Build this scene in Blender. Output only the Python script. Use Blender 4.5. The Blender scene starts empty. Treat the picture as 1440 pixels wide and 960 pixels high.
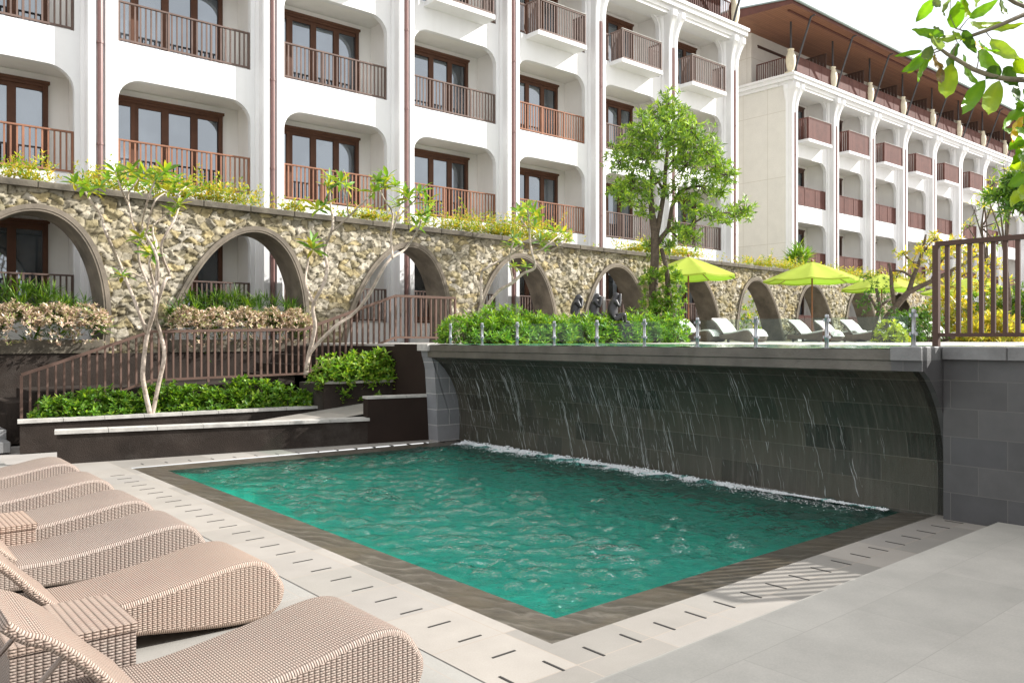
import bpy, math, random
import numpy as np
from mathutils import Vector, Matrix, noise
random.seed(7); rng = np.random.default_rng(7)
C = bpy.context.scene.collection
PI = math.pi
R = math.radians

# ------------------------------------------------------------------ helpers
class MB:
    """collects geometry for ONE mesh object"""
    def __init__(s): s.v = []; s.f = []; s.uv = None; s.col = None
    def add(s, vs, fs):
        n = len(s.v); s.v += [tuple(p) for p in vs]; s.f += [tuple(i + n for i in q) for q in fs]
    def box(s, x0, x1, y0, y1, z0, z1):
        s.add([(x0,y0,z0),(x1,y0,z0),(x1,y1,z0),(x0,y1,z0),(x0,y0,z1),(x1,y0,z1),(x1,y1,z1),(x0,y1,z1)],
              [(0,3,2,1),(4,5,6,7),(0,1,5,4),(1,2,6,5),(2,3,7,6),(3,0,4,7)]); return s
    def bbox(s, x0, x1, y0, y1, z0, z1, b=.01):
        """box with bevelled vertical and top edges"""
        def ring(i, z): return [(x0+i+b,y0+i,z),(x1-i-b,y0+i,z),(x1-i,y0+i+b,z),(x1-i,y1-i-b,z),(x1-i-b,y1-i,z),(x0+i+b,y1-i,z),(x0+i,y1-i-b,z),(x0+i,y0+i+b,z)]
        vs = ring(0,z0)+ring(0,z1-b)+ring(b,z1)
        fs = [tuple(range(7,-1,-1)), tuple(range(16,24))]
        for k in (0,8):
            for i in range(8): j=(i+1)%8; fs.append((k+i,k+j,k+8+j,k+8+i))
        s.add(vs, fs); return s
    def prism(s, pts, z0, z1):
        """polygon in XY extruded in Z"""
        n = len(pts); a = sum(pts[i][0]*pts[(i+1)%n][1]-pts[(i+1)%n][0]*pts[i][1] for i in range(n))
        if a < 0: pts = pts[::-1]
        s.add([(x,y,z0) for x,y in pts]+[(x,y,z1) for x,y in pts],
              [tuple(range(n-1,-1,-1)), tuple(range(n,2*n))]+[(i,(i+1)%n,n+(i+1)%n,n+i) for i in range(n)]); return s
    def wallseg(s, a, b, t, z0, z1, za=None):
        """wall from a to b (XY), thickness t to the left of a->b; z1 or za/z1 tops"""
        d = Vector((b[0]-a[0], b[1]-a[1])); d.normalize(); nx, ny = -d.y*t, d.x*t
        za = z1 if za is None else za
        s.add([(a[0],a[1],z0),(b[0],b[1],z0),(b[0]+nx,b[1]+ny,z0),(a[0]+nx,a[1]+ny,z0),
               (a[0],a[1],za),(b[0],b[1],z1),(b[0]+nx,b[1]+ny,z1),(a[0]+nx,a[1]+ny,za)],
              [(0,3,2,1),(4,5,6,7),(0,1,5,4),(1,2,6,5),(2,3,7,6),(3,0,4,7)]); return s
    def bar(s, p, q, w, h=None, up=(0,0,1)):
        h = h or w; p = Vector(p); q = Vector(q); d = (q-p).normalized(); up = Vector(up)
        if abs(d.dot(up)) > .98: up = Vector((0,1,0))
        a = d.cross(up).normalized()*w/2; b = a.cross(d).normalized()*h/2
        vs = [p-a-b,p+a-b,p+a+b,p-a+b,q-a-b,q+a-b,q+a+b,q-a+b]
        s.add(vs, [(0,1,2,3),(7,6,5,4),(0,4,5,1),(1,5,6,2),(2,6,7,3),(3,7,4,0)]); return s
    def tube(s, pts, r, seg=8, caps=True):
        pts = [Vector(p) for p in pts]; n = len(pts)
        rs = r if hasattr(r, '__len__') else [r]*n
        t0 = (pts[1]-pts[0]).normalized(); u = t0.cross(Vector((0,0,1)))
        if u.length < .05: u = t0.cross(Vector((0,1,0)))
        u.normalize(); vs = []
        for i in range(n):
            t = (pts[min(i+1,n-1)]-pts[max(i-1,0)]).normalized()
            u = (u - t*u.dot(t)).normalized(); w = t.cross(u)
            for k in range(seg):
                a = 2*PI*k/seg; vs.append(pts[i]+(u*math.cos(a)+w*math.sin(a))*rs[i])
        fs = []
        for i in range(n-1):
            for k in range(seg):
                a=i*seg+k; b=i*seg+(k+1)%seg; fs.append((a,b,b+seg,a+seg))
        if caps: fs += [tuple(range(seg-1,-1,-1)), tuple(range((n-1)*seg,n*seg))]
        s.add(vs, fs); return s
    def lathe(s, prof, c=(0,0,0), seg=16):
        vs = []; n = len(prof)
        for r,z in prof:
            for k in range(seg):
                a=2*PI*k/seg; vs.append((c[0]+r*math.cos(a), c[1]+r*math.sin(a), c[2]+z))
        fs = []
        for i in range(n-1):
            for k in range(seg):
                a=i*seg+k; b=i*seg+(k+1)%seg; fs.append((a,b,b+seg,a+seg))
        fs += [tuple(range(seg-1,-1,-1)), tuple(range((n-1)*seg,n*seg))]
        s.add(vs, fs); return s
    def build(s, name, mat, parent=None, smooth=False):
        me = bpy.data.meshes.new(name); me.from_pydata(s.v, [], s.f); me.update()
        if s.uv is not None:
            l = me.uv_layers.new(name='UVMap'); l.data.foreach_set('uv', np.array(s.uv, dtype='f').ravel())
        if s.col is not None:
            a = me.color_attributes.new('Col', 'FLOAT_COLOR', 'POINT'); a.data.foreach_set('color', np.array(s.col, dtype='f').ravel())
        if smooth is True: me.shade_smooth()
        elif smooth: 
            me.shade_smooth(); me.set_sharp_from_angle(angle=R(smooth))
        me.materials.append(mat)
        o = bpy.data.objects.new(name, me); C.objects.link(o); o.parent = parent
        return o

def npmesh(name, V, F, mat, parent=None, col=None, smooth=False):
    """fast mesh of quads from arrays"""
    me = bpy.data.meshes.new(name); V = np.asarray(V,'f'); F = np.asarray(F,'i')
    me.vertices.add(len(V)); me.vertices.foreach_set('co', V.ravel())
    k = F.shape[1]; me.loops.add(F.size); me.loops.foreach_set('vertex_index', F.ravel())
    me.polygons.add(len(F)); me.polygons.foreach_set('loop_start', np.arange(0,F.size,k,dtype='i'))
    me.polygons.foreach_set('loop_total', np.full(len(F),k,'i')); me.update(calc_edges=True); me.validate()
    if col is not None:
        a = me.color_attributes.new('Col','FLOAT_COLOR','POINT'); a.data.foreach_set('color', np.asarray(col,'f').ravel())
    if smooth: me.shade_smooth()
    me.materials.append(mat)
    o = bpy.data.objects.new(name, me); C.objects.link(o); o.parent = parent
    return o

def tag(o, label=None, cat=None, group=None, kind=None):
    if label: o['label'] = label
    if cat: o['category'] = cat
    if group: o['group'] = group
    if kind: o['kind'] = kind
    return o
def empty(name, loc=(0,0,0), rz=0, label=None, cat=None, group=None, kind=None):
    o = bpy.data.objects.new(name, None); C.objects.link(o); o.location = loc; o.rotation_euler = (0,0,rz)
    return tag(o, label, cat, group, kind)
kids = {}
def copy_tree(o, parent=None):
    c = o.copy(); C.objects.link(c); c.parent = parent
    for ch in [x for x in bpy.data.objects if x.parent == o]: copy_tree(ch, c)
    return c

# camera model: pixel of the 1440 px photograph -> world, used only to take measurements
F_, CX, HY, EYE = 1140., 720., 476., 1.7
FW = (math.cos(R(49.6)), math.sin(R(49.6))); RT = (FW[1], -FW[0])
def ray(px, py):
    l=(px-CX)/F_; return (FW[0]+l*RT[0], FW[1]+l*RT[1], (HY-py)/F_)
def atD(px, py, D):
    r=ray(px,py); return Vector((r[0]*D, r[1]*D, EYE+r[2]*D))
def onY(px, py, Y):
    r=ray(px,py); t=Y/r[1]; return Vector((r[0]*t, Y, EYE+r[2]*t))

# ------------------------------------------------------------------ materials
def lin(c): return tuple(c)+(1,)
class NT:
    def __init__(s, name):
        s.m = bpy.data.materials.new(name); s.m.use_nodes = True; s.t = s.m.node_tree; s.t.nodes.clear()
        s.out = s.n('ShaderNodeOutputMaterial')
    def n(s, t, ins=None, **kw):
        nd = s.t.nodes.new(t)
        for k,v in kw.items(): setattr(nd, k, v)
        for k,v in (ins or {}).items(): s.set(nd, k, v)
        return nd
    def set(s, nd, k, v):
        if isinstance(v, bpy.types.Node): s.t.links.new(v.outputs[0], nd.inputs[k])
        elif isinstance(v, bpy.types.NodeSocket): s.t.links.new(v, nd.inputs[k])
        else: nd.inputs[k].default_value = v
    def math(s, op, a, b=0.0, c=None, clamp=False):
        nd = s.n('ShaderNodeMath', operation=op, use_clamp=clamp); s.set(nd,0,a); s.set(nd,1,b)
        if c is not None: s.set(nd,2,c)
        return nd.outputs[0]
    def mix(s, f, a, b, mode='MIX'):
        nd = s.n('ShaderNodeMix', data_type='RGBA', blend_type=mode); s.set(nd,0,f); s.set(nd,6,a); s.set(nd,7,b); return nd.outputs[2]
    def noise(s, scale, vec=None, detail=4, rough=.6, dist=0):
        nd = s.n('ShaderNodeTexNoise', {'Scale':scale,'Detail':detail,'Roughness':rough,'Distortion':dist})
        if vec is not None: s.set(nd,'Vector',vec)
        return nd.outputs['Fac']
    def ramp(s, f, stops):
        nd = s.n('ShaderNodeValToRGB'); s.set(nd,'Fac',f); e = nd.color_ramp.elements
        while len(e) < len(stops): e.new(.5)
        for k,(p,c) in enumerate(stops): e[k].position = p; e[k].color = lin(c) if len(c)==3 else c
        return nd.outputs[0]
    def co(s, which='Object', scale=None, rot=None):
        c = s.n('ShaderNodeTexCoord').outputs[which]
        if which == 'World': pass
        if scale or rot:
            mp = s.n('ShaderNodeMapping', {'Vector':c})
            if scale: mp.inputs['Scale'].default_value = scale
            if rot: mp.inputs['Rotation'].default_value = rot
            c = mp.outputs[0]
        return c
    def pos(s): return s.n('ShaderNodeNewGeometry').outputs['Position']
    def bump(s, h, strength=.3, dist=.02):
        return s.n('ShaderNodeBump', {'Height':h,'Strength':strength,'Distance':dist}).outputs[0]
    def pbr(s, col, rough=.6, bump=None, spec=.5, metal=0, **kw):
        b = s.n('ShaderNodeBsdfPrincipled'); s.set(b,'Base Color', lin(col) if isinstance(col,(tuple,list)) else col)
        s.set(b,'Roughness',rough); s.set(b,'Specular IOR Level',spec); s.set(b,'Metallic',metal)
        if bump is not None: s.set(b,'Normal',bump)
        for k,v in kw.items(): s.set(b,k.replace('_',' '),v)
        s.t.links.new(b.outputs[0], s.out.inputs[0]); return b

def simple(name, col, rough=.6, var=.12, nscale=6, bs=.15, bscale=60, metal=0, spec=.5, dirt=None):
    t = NT(name); p = t.pos()
    dark = tuple(c*(1-var) for c in col); lite = tuple(min(1,c*(1+var)) for c in col)
    c = t.ramp(t.noise(nscale, p, 5), [(.3,dark),(.7,lite)])
    if dirt: c = t.mix(t.ramp(t.noise(dirt[1], p, 6, .7), [(.52,(0,0,0)),(.72,(1,1,1))]), c, lin(dirt[0]))
    t.pbr(c, rough, t.bump(t.noise(bscale, p, 4), bs, .01), spec, metal); return t.m

def mk_plaster(name, col, streak=.5):
    t = NT(name); p = t.pos()
    base = t.ramp(t.noise(1.2, p, 5), [(.3, tuple(c*.93 for c in col)), (.7, col)])
    mp = t.n('ShaderNodeMapping', {'Vector':p}); mp.inputs['Scale'].default_value = (5,5,.35)
    st = t.ramp(t.noise(1.0, mp.outputs[0], 6, .65), [(.5,(0,0,0)),(.8,(streak,)*3)])
    c = t.mix(st, base, lin(tuple(k*.72 for k in (col[0],col[1]*.98,col[2]*.94))))
    t.pbr(c, .75, t.bump(t.noise(35, p, 5), .12, .01), .3); return t.m

def mk_wood(name, col, var=.3):
    t = NT(name); p = t.pos(); info = t.n('ShaderNodeNewGeometry')
    c = t.ramp(t.noise(3, p, 6, .7), [(.25, tuple(k*(1-var) for k in col)), (.75, tuple(k*(1+var) for k in col))])
    isl = info.outputs['Random Per Island']
    c = t.mix(t.math('MULTIPLY', isl, .35), c, lin(tuple(k*1.7 for k in col)))
    t.pbr(c, .65, t.bump(t.noise(40, p, 3), .2, .005), .2); return t.m

def mk_brick(name, cols, w, h, mortar, msize, plane='XY', rough=.7, var=1., offset=.5, bs=.4, nsc=30, wet=None, mottle=.35, spec=.4):
    """tiles / blocks laid in the given world plane"""
    t = NT(name); p = t.pos(); sp = t.n('ShaderNodeSeparateXYZ', {0:p})
    a,b = {'XY':(0,1),'YZ':(1,2),'XZ':(0,2),'YX':(1,0)}[plane]
    v = t.n('ShaderNodeCombineXYZ', {0:sp.outputs[a],1:sp.outputs[b]})
    br = t.n('ShaderNodeTexBrick', {'Vector':v,'Color1':(0,0,0,1),'Color2':(1,1,1,1),'Mortar':(.5,.5,.5,1),'Scale':1.,'Mortar Size':msize,'Mortar Smooth':.1,'Bias':0.,'Brick Width':w,'Row Height':h})
    br.offset = offset
    c = t.ramp(br.outputs['Color'], [(i/(len(cols)-1) if len(cols)>1 else 0, k) for i,k in enumerate(cols)])
    n1 = t.ramp(t.noise(2.2, p, 6, .65), [(.3,(1-mottle,)*3),(.7,(1,1,1))]); c = t.mix(1., c, n1, 'MULTIPLY')
    n2 = t.ramp(t.noise(nsc, p, 4, .7), [(.3,(.86,)*3),(.7,(1.0,)*3)]); c = t.mix(1., c, n2, 'MULTIPLY')
    c = t.mix(br.outputs['Fac'], c, lin(mortar))
    hgt = t.math('SUBTRACT', t.math('MULTIPLY', t.noise(nsc*2, p, 4), .25), br.outputs['Fac'])
    rg = rough
    if wet: rg = t.ramp(t.noise(1.5, p, 4), [(.35,(wet,)*3),(.65,(rough,)*3)])
    t.pbr(c, rg, t.bump(hgt, bs, .006), spec); return t.m

def mk_leaf(name, trans=.35, gloss=.45, tc=(1.45,1.35,.6,1)):
    t = NT(name); at = t.n('ShaderNodeVertexColor', layer_name='Col').outputs[0]
    p = t.pos(); c = t.mix(t.math('MULTIPLY', t.noise(9, p, 3), .25), at, (.02,.05,.01,1))
    b = t.n('ShaderNodeBsdfPrincipled', {'Base Color':c,'Roughness':gloss,'Specular IOR Level':.4})
    tr = t.n('ShaderNodeBsdfTranslucent', {'Color':t.mix(1., at, tc, 'MULTIPLY')})
    m = t.n('ShaderNodeMixShader', {0:trans, 1:b, 2:tr}); t.t.links.new(m.outputs[0], t.out.inputs[0]); return t.m

M = {}
M['plaster'] = mk_plaster('white plaster', (.745,.745,.75), .2)
M['beige'] = mk_brick('cream panelled plaster', [(.70,.68,.63),(.74,.72,.67)], 1.35, 3.1, (.5,.47,.41), .012, 'YZ', .8, offset=0, bs=.1, mottle=.08)
M['inner'] = mk_plaster('warm white inner wall', (.8,.785,.755), .2)
M['rail_orange'] = mk_wood('sunlit tone orange wood', (.22,.105,.065))  # sunlit tone put into the colour of the warmer balcony rails
M['rail_stair'] = mk_wood('weathered brown wood', (.112,.070,.055))
M['rod'] = simple('bronze rod', (.25,.2,.17), .4, metal=.3)
M['rim'] = simple('wet grey brown rim stone', (.095,.087,.073), .35, .3, 3, .4, 40, dirt=((.06,.055,.04),2.5))
M['rail_grey'] = mk_wood('greyish brown wood', (.115,.08,.068))
M['rail_red'] = mk_wood('red brown wood', (.095,.040,.032))
M['rail_dark'] = mk_wood('dark brown painted metal', (.075,.045,.036), .15)
M['frame'] = mk_wood('brown door timber', (.078,.036,.022))
M['pipe'] = simple('brown painted pipe', (.19,.1,.09), .4)
M['concrete'] = simple('weathered brown concrete', (.155,.13,.1), .9, .35, 2.5, .5, 25, dirt=((.075,.065,.05),1.3))
M['coping_moss'] = simple('mossy coping', (.095,.082,.062), .95, .4, 3, .6, 30, dirt=((.17,.155,.12),2.))
M['pebble'] = simple('dark pebble dash', (.031,.024,.020), .9, .3, 2, 1., 70, spec=.15, dirt=((.055,.047,.041),1.1))
M['plum'] = simple('smooth dark brown render', (.022,.014,.011), .75, .15, 1.5, .4, 90, spec=.15)
M['cap'] = simple('pale stone cap', (.4,.385,.36), .7, .25, 7, .3, 40)
M['dark_soil'] = simple('dark soil', (.03,.024,.018), 1., .3, 9, .8, 30)
M['steel'] = simple('brushed steel', (.32,.33,.35), .3, .1, 8, .05, 90, metal=1)
M['black_metal'] = simple('dark grey painted steel', (.045,.045,.05), .45)
M['vase'] = simple('cream glazed clay', (.68,.62,.47), .5, .15, 3)
M['statue'] = simple('black carved stone', (.022,.021,.024), .38, .3, 8, .3, 50)
M['tower_roof'] = simple('grey green roof edge', (.2,.25,.24), .6)
M['bark_pale'] = simple('pale grey bark', (.42,.35,.29), .85, .35, 14, .6, 60, dirt=((.2,.15,.11),8.))
M['bark'] = simple('brown bark', (.09,.067,.048), .9, .45, 12, .8, 40)
M['bark_grey'] = simple('grey green bark', (.2,.17,.12), .8, .35, 25, .5, 80)
M['towel'] = simple('white cushion fabric', (.78,.76,.73), .9, .05, 6, .3, 120)
M['teak'] = simple('brown teak pole', (.25,.095,.04), .45)
M['leaf_big'] = mk_leaf('big leaf', .5, .35); M['leaf_pink'] = mk_leaf('pink leaf', .2, .5, (1.,.95,.95,1)); M['leaf'] = mk_leaf('leaf'); M['leaf_dull'] = mk_leaf('leaf dull', .2, .6)
M['deck'] = mk_brick('pale deck tiles', [(.29,.28,.26),(.345,.335,.31),(.315,.30,.275)], .62, .6, (.3,.27,.24), .004, 'YX', .7, offset=0, bs=.2, nsc=120, mottle=.15)
M['strip'] = mk_brick('pink beige drain tiles', [(.345,.325,.295),(.255,.238,.215),(.365,.335,.30),(.30,.28,.257)], .6, .6, (.3,.26,.22), .004, 'XY', .6, offset=0, bs=.25, nsc=110, mottle=.15)
M['slab'] = mk_brick('large grey floor slabs', [(.46,.44,.40),(.53,.505,.46),(.495,.475,.43)], 1.2, .6, (.36,.34,.31), .003, 'XY', .55, offset=.5, bs=.3, nsc=75, mottle=.2)
M['ground'] = simple('grey paving', (.3,.28,.26), .9, .2, .8)
M['terrace'] = mk_brick('pale terrace tiles', [(.5,.48,.44),(.58,.55,.51)], .6, .6, (.3,.27,.24), .006, 'XY', .5, mottle=.15)
M['block'] = mk_brick('grey andesite blocks', [(.088,.088,.093),(.115,.113,.114),(.078,.078,.082),(.1,.097,.097)], .48, .262, (.118,.115,.11), .004, 'YZ', .6, bs=.6, nsc=160, mottle=.3)
M['block_pale'] = mk_brick('light grey andesite blocks', [(.23,.235,.25),(.27,.27,.28)], .5, .262, (.42,.41,.4), .006, 'XZ', .6, bs=.4, nsc=160, mottle=.2)
M['block_cap'] = simple('grey stone cap', (.17,.17,.17), .45, .25, 4, .3, 60)
M['soffit'] = mk_brick('timber soffit planks', [(.24,.105,.06),(.3,.14,.08),(.27,.12,.07)], 6., .14, (.1,.05,.03), .008, 'XY', .55, offset=.37, mottle=.15)
M['slot'] = simple('dark drain slot', (.02,.018,.016), .7)

# wet waterfall blocks
t = NT('wet algae stained blocks'); p = t.pos(); sp = t.n('ShaderNodeSeparateXYZ', {0:p})
v = t.n('ShaderNodeCombineXYZ', {0:sp.outputs[1],1:sp.outputs[2]})
br = t.n('ShaderNodeTexBrick', {'Vector':v,'Color1':(0,0,0,1),'Color2':(1,1,1,1),'Mortar':(.5,.5,.5,1),'Scale':1.,'Mortar Size':.003,'Mortar Smooth':.1,'Bias':0.,'Brick Width':.55,'Row Height':.262})
c = t.ramp(br.outputs['Color'], [(0,(.018,.017,.013)),(.5,(.07,.062,.046)),(1,(.038,.037,.03))])
mp = t.n('ShaderNodeMapping', {'Vector':p}); mp.inputs['Scale'].default_value = (1,9,.6)
c = t.mix(t.ramp(t.noise(2.5, mp.outputs[0], 6, .7), [(.45,(0,0,0)),(.75,(.8,.8,.8))]), c, (.105,.096,.08,1))
c = t.mix(t.ramp(t.noise(.7, p, 4, .6), [(.45,(0,0,0)),(.65,(.7,.7,.7))]), c, (.036,.038,.025,1))
c = t.mix(t.math('MULTIPLY', t.math('MULTIPLY', br.outputs['Fac'], t.ramp(t.noise(1.1,p,3), [(.35,(.1,.1,.1)),(.65,(1,1,1))])), .8), c, (.2,.19,.165,1))
mp2 = t.n('ShaderNodeMapping', {'Vector':p}); mp2.inputs['Scale'].default_value = (1,30,4)
hh = t.math('ADD', t.math('SUBTRACT', t.math('MULTIPLY', t.noise(3, mp2.outputs[0], 5, .7), .8), br.outputs['Fac']), t.math('MULTIPLY', t.noise(60,p,3), .25))
t.pbr(c, .25, t.bump(hh, .8, .012), .45); M['wet'] = t.m

# wet pool coping with water running over it
t = NT('wet brown stone coping'); p = t.pos()
mp = t.n('ShaderNodeMapping', {'Vector':p}); mp.inputs['Scale'].default_value = (1.0,.55,1)
w = t.n('ShaderNodeTexWave', {'Vector':mp.outputs[0],'Scale':3.2,'Distortion':9.,'Detail':4.,'Detail Scale':1.1,'Detail Roughness':.6}, wave_type='BANDS', bands_direction='DIAGONAL')
c = t.ramp(w.outputs['Fac'], [(.2,(.06,.05,.04)),(.7,(.1,.085,.068)),(.93,(.14,.12,.1)),(1,(.32,.29,.25))])  # pale wave bands put ripple caustics of the overflow into the colour
c = t.mix(t.ramp(t.noise(1.3,p,4), [(.45,(0,0,0)),(.6,(1,1,1))]), c, (.13,.095,.055,1)); 
sx = t.n('ShaderNodeSeparateXYZ', {0:p})
c2 = t.mix(.8, c, t.ramp(t.noise(3.5,mp.outputs[0],7,.7,1.5), [(.3,(.04,.034,.027)),(.6,(.075,.066,.052)),(.78,(.15,.13,.105))]))
t.pbr(c2, .3, t.bump(t.math('ADD', w.outputs['Fac'], t.math('MULTIPLY', t.noise(90,p,3), .4)), .35, .01), .5); M['wet_coping'] = t.m

# pool floor and water
t = NT('green pool tiles with painted ripple light'); p = t.pos()
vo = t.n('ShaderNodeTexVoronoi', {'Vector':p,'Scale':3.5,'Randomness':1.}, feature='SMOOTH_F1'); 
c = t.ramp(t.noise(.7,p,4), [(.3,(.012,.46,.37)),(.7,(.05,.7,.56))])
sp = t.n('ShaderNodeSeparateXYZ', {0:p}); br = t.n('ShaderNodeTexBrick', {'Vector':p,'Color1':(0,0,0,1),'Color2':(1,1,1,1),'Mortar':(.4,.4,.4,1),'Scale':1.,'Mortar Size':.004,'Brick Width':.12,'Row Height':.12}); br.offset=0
c = t.mix(.6, c, t.ramp(br.outputs['Color'], [(0,(.0,.27,.23)),(.35,(.02,.48,.40)),(.65,(.05,.70,.58)),(.9,(.15,.8,.68)),(1,(.3,.7,.36))]))  # light and dark tiles stand in for ripple light on the floor
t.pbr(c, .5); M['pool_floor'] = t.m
t = NT('pool water'); p = t.pos()
mp = t.n('ShaderNodeMapping', {'Vector':p}); mp.inputs['Scale'].default_value=(1,1,1); mp.inputs['Rotation'].default_value=(0,0,R(40)); 
mp3 = t.n('ShaderNodeMapping', {'Vector':mp.outputs[0]}); mp3.inputs['Scale'].default_value=(1.,2.2,1)
h1 = t.noise(4.5, mp3.outputs[0], 3, .5, .6); h2 = t.noise(14, mp3.outputs[0], 2, .5)
hb = t.math('ADD', h1, t.math('MULTIPLY', h2, .22)); nb = t.bump(hb, .7, .12)
nb2 = t.bump(t.math('ADD', t.noise(9.5, mp3.outputs[0], 4, .6, .8), t.math('MULTIPLY', t.noise(18, mp3.outputs[0], 2, .5), .25)), .75, .11)
gl = t.n('ShaderNodeBsdfGlossy', {'Roughness':.04,'Color':(.95,1,.98,1),'Normal':nb2})
rf = t.n('ShaderNodeBsdfRefraction', {'Roughness':.0,'IOR':1.33,'Color':(.52,.96,.91,1),'Normal':nb})
tp = t.n('ShaderNodeBsdfTransparent', {'Color':(.52,.96,.91,1)})
m1 = t.n('ShaderNodeMixShader', {0:.45,1:rf,2:tp})
gb = t.n('ShaderNodeNewGeometry'); fr = t.math('MULTIPLY', t.n('ShaderNodeFresnel', {'IOR':1.38,'Normal':nb2}).outputs[0], t.math('SUBTRACT', 1., gb.outputs['Backfacing']), clamp=True)
m2 = t.n('ShaderNodeMixShader', {0:fr,1:m1,2:gl}); t.t.links.new(m2.outputs[0], t.out.inputs[0]); M['water'] = t.m
t = NT('foam'); p = t.pos()
t.pbr((.85,.88,.9), .35, t.bump(t.noise(60,p,3), .6, .01), .5); M['foam'] = t.m
t = NT('falling water'); b = t.pbr((.6,.62,.62), .15, None, .5); M['strand'] = t.m
tpn = t.n('ShaderNodeBsdfTransparent'); mxx = t.n('ShaderNodeMixShader', {0:.62,1:tpn,2:b}); t.t.links.new(mxx.outputs[0], t.out.inputs[0])

# glass
t = NT('door glass'); p = t.pos()
df = t.n('ShaderNodeBsdfDiffuse', {'Color':t.ramp(t.noise(.9,p,2), [(.4,(.012,.015,.018)),(.62,(.075,.09,.105))])})
gl = t.n('ShaderNodeBsdfGlossy', {'Roughness':.03,'Color':(.8,.87,.95,1)})
mx = t.n('ShaderNodeMixShader', {0:.25,1:df,2:gl}); t.t.links.new(mx.outputs[0], t.out.inputs[0]); M['pane'] = t.m
t = NT('clear fence glass')
gl = t.n('ShaderNodeBsdfGlossy', {'Roughness':.02,'Color':(.9,1,.97,1)}); tp = t.n('ShaderNodeBsdfTransparent', {'Color':(.86,.93,.9,1)})
geo = t.n('ShaderNodeNewGeometry'); fr = t.math('MULTIPLY', t.n('ShaderNodeFresnel', {'IOR':1.4}).outputs[0], t.math('SUBTRACT', 1., geo.outputs['Backfacing']), clamp=True); fr = t.math('MINIMUM', fr, .03); mx = t.n('ShaderNodeMixShader', {0:fr,1:tp,2:gl}); t.t.links.new(mx.outputs[0], t.out.inputs[0]); M['glass'] = t.m

# wicker weave from UV in metres
def mk_wicker(name, a=.026, b=.0115, light=(.44,.355,.30), dark=(.045,.03,.023)):
    t = NT(name); uv = t.n('ShaderNodeTexCoord').outputs['UV']; sp = t.n('ShaderNodeSeparateXYZ', {0:uv}); u, v = sp.outputs[0], sp.outputs[1]
    row = t.math('FLOOR', t.math('DIVIDE', v, b))
    su = t.math('ABSOLUTE', t.math('SINE', t.math('MULTIPLY', t.math('ADD', t.math('DIVIDE', u, a), t.math('MULTIPLY', row, .5)), PI)))
    sv = t.math('ABSOLUTE', t.math('SINE', t.math('MULTIPLY', t.math('DIVIDE', v, b), PI)))
    s0 = t.math('ABSOLUTE', t.math('SINE', t.math('MULTIPLY', t.math('DIVIDE', u, a*.5), PI*.5)))
    h = t.math('MULTIPLY', t.math('MULTIPLY', t.math('POWER', s0, .5), t.math('ADD', .62, t.math('MULTIPLY', su, .38))), t.math('POWER', sv, .6))
    cell = t.n('ShaderNodeCombineXYZ', {0:t.math('FLOOR', t.math('ADD', t.math('DIVIDE',u,a), t.math('MULTIPLY', row,.5))),1:row})
    wn = t.n('ShaderNodeTexWhiteNoise', {0:cell}, noise_dimensions='2D').outputs[0]
    c = t.ramp(h, [(.15,dark),(.55,tuple(.6*x+.4*y for x,y in zip(light,dark))),(.8,light)])
    c = t.mix(t.math('MULTIPLY', wn, .4), c, lin((.29,.185,.15)))
    c = t.mix(t.ramp(t.noise(1.2, t.pos(), 4), [(.35,(0,0,0)),(.75,(.5,.5,.5))]), c, (.36,.28,.22,1))
    oi = t.n('ShaderNodeObjectInfo').outputs['Random']; hs = t.n('ShaderNodeHueSaturation', {'Value':t.math('ADD', .88, t.math('MULTIPLY', oi, .22)),'Saturation':t.math('ADD', .85, t.math('MULTIPLY', oi, .3)),'Color':c}); c = hs.outputs[0]
    t.pbr(c, .5, t.bump(h, .9, .006), .35); return t.m
M['wicker'] = mk_wicker('woven rattan')
M['wicker_box'] = mk_wicker('woven rattan squares', .032, .0135)
M['wicker_dark'] = mk_wicker('dark woven rattan', .03, .014, (.13,.09,.07), (.03,.02,.015))

t = NT('lime canvas'); p = t.pos()
b = t.n('ShaderNodeBsdfPrincipled', {'Base Color':t.ramp(t.noise(3,p,3), [(.3,(.40,.47,.045)),(.7,(.45,.53,.06))]),'Roughness':.85})
tr = t.n('ShaderNodeBsdfTranslucent', {'Color':(.3,.6,.05,1)}); mx = t.n('ShaderNodeMixShader', {0:.27,1:b,2:tr})
t.t.links.new(mx.outputs[0], t.out.inputs[0]); M['canvas'] = t.m

t = NT('rubble stone'); at = t.n('ShaderNodeVertexColor', layer_name='Col').outputs[0]; p = t.pos()
c = t.mix(1., at, t.ramp(t.noise(7,p,6,.7), [(.3,(.62,.6,.54)),(.55,(1,1,1)),(.8,(1.15,1.15,1.15))]), 'MULTIPLY')
c = t.mix(t.ramp(t.noise(.9,p,5), [(.52,(0,0,0)),(.75,(.55,.55,.55))]), c, (.13,.12,.06,1))
t.pbr(c, .9, t.bump(t.noise(34,p,6,.75), .7, .02), .2); M['rubble'] = t.m
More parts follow.
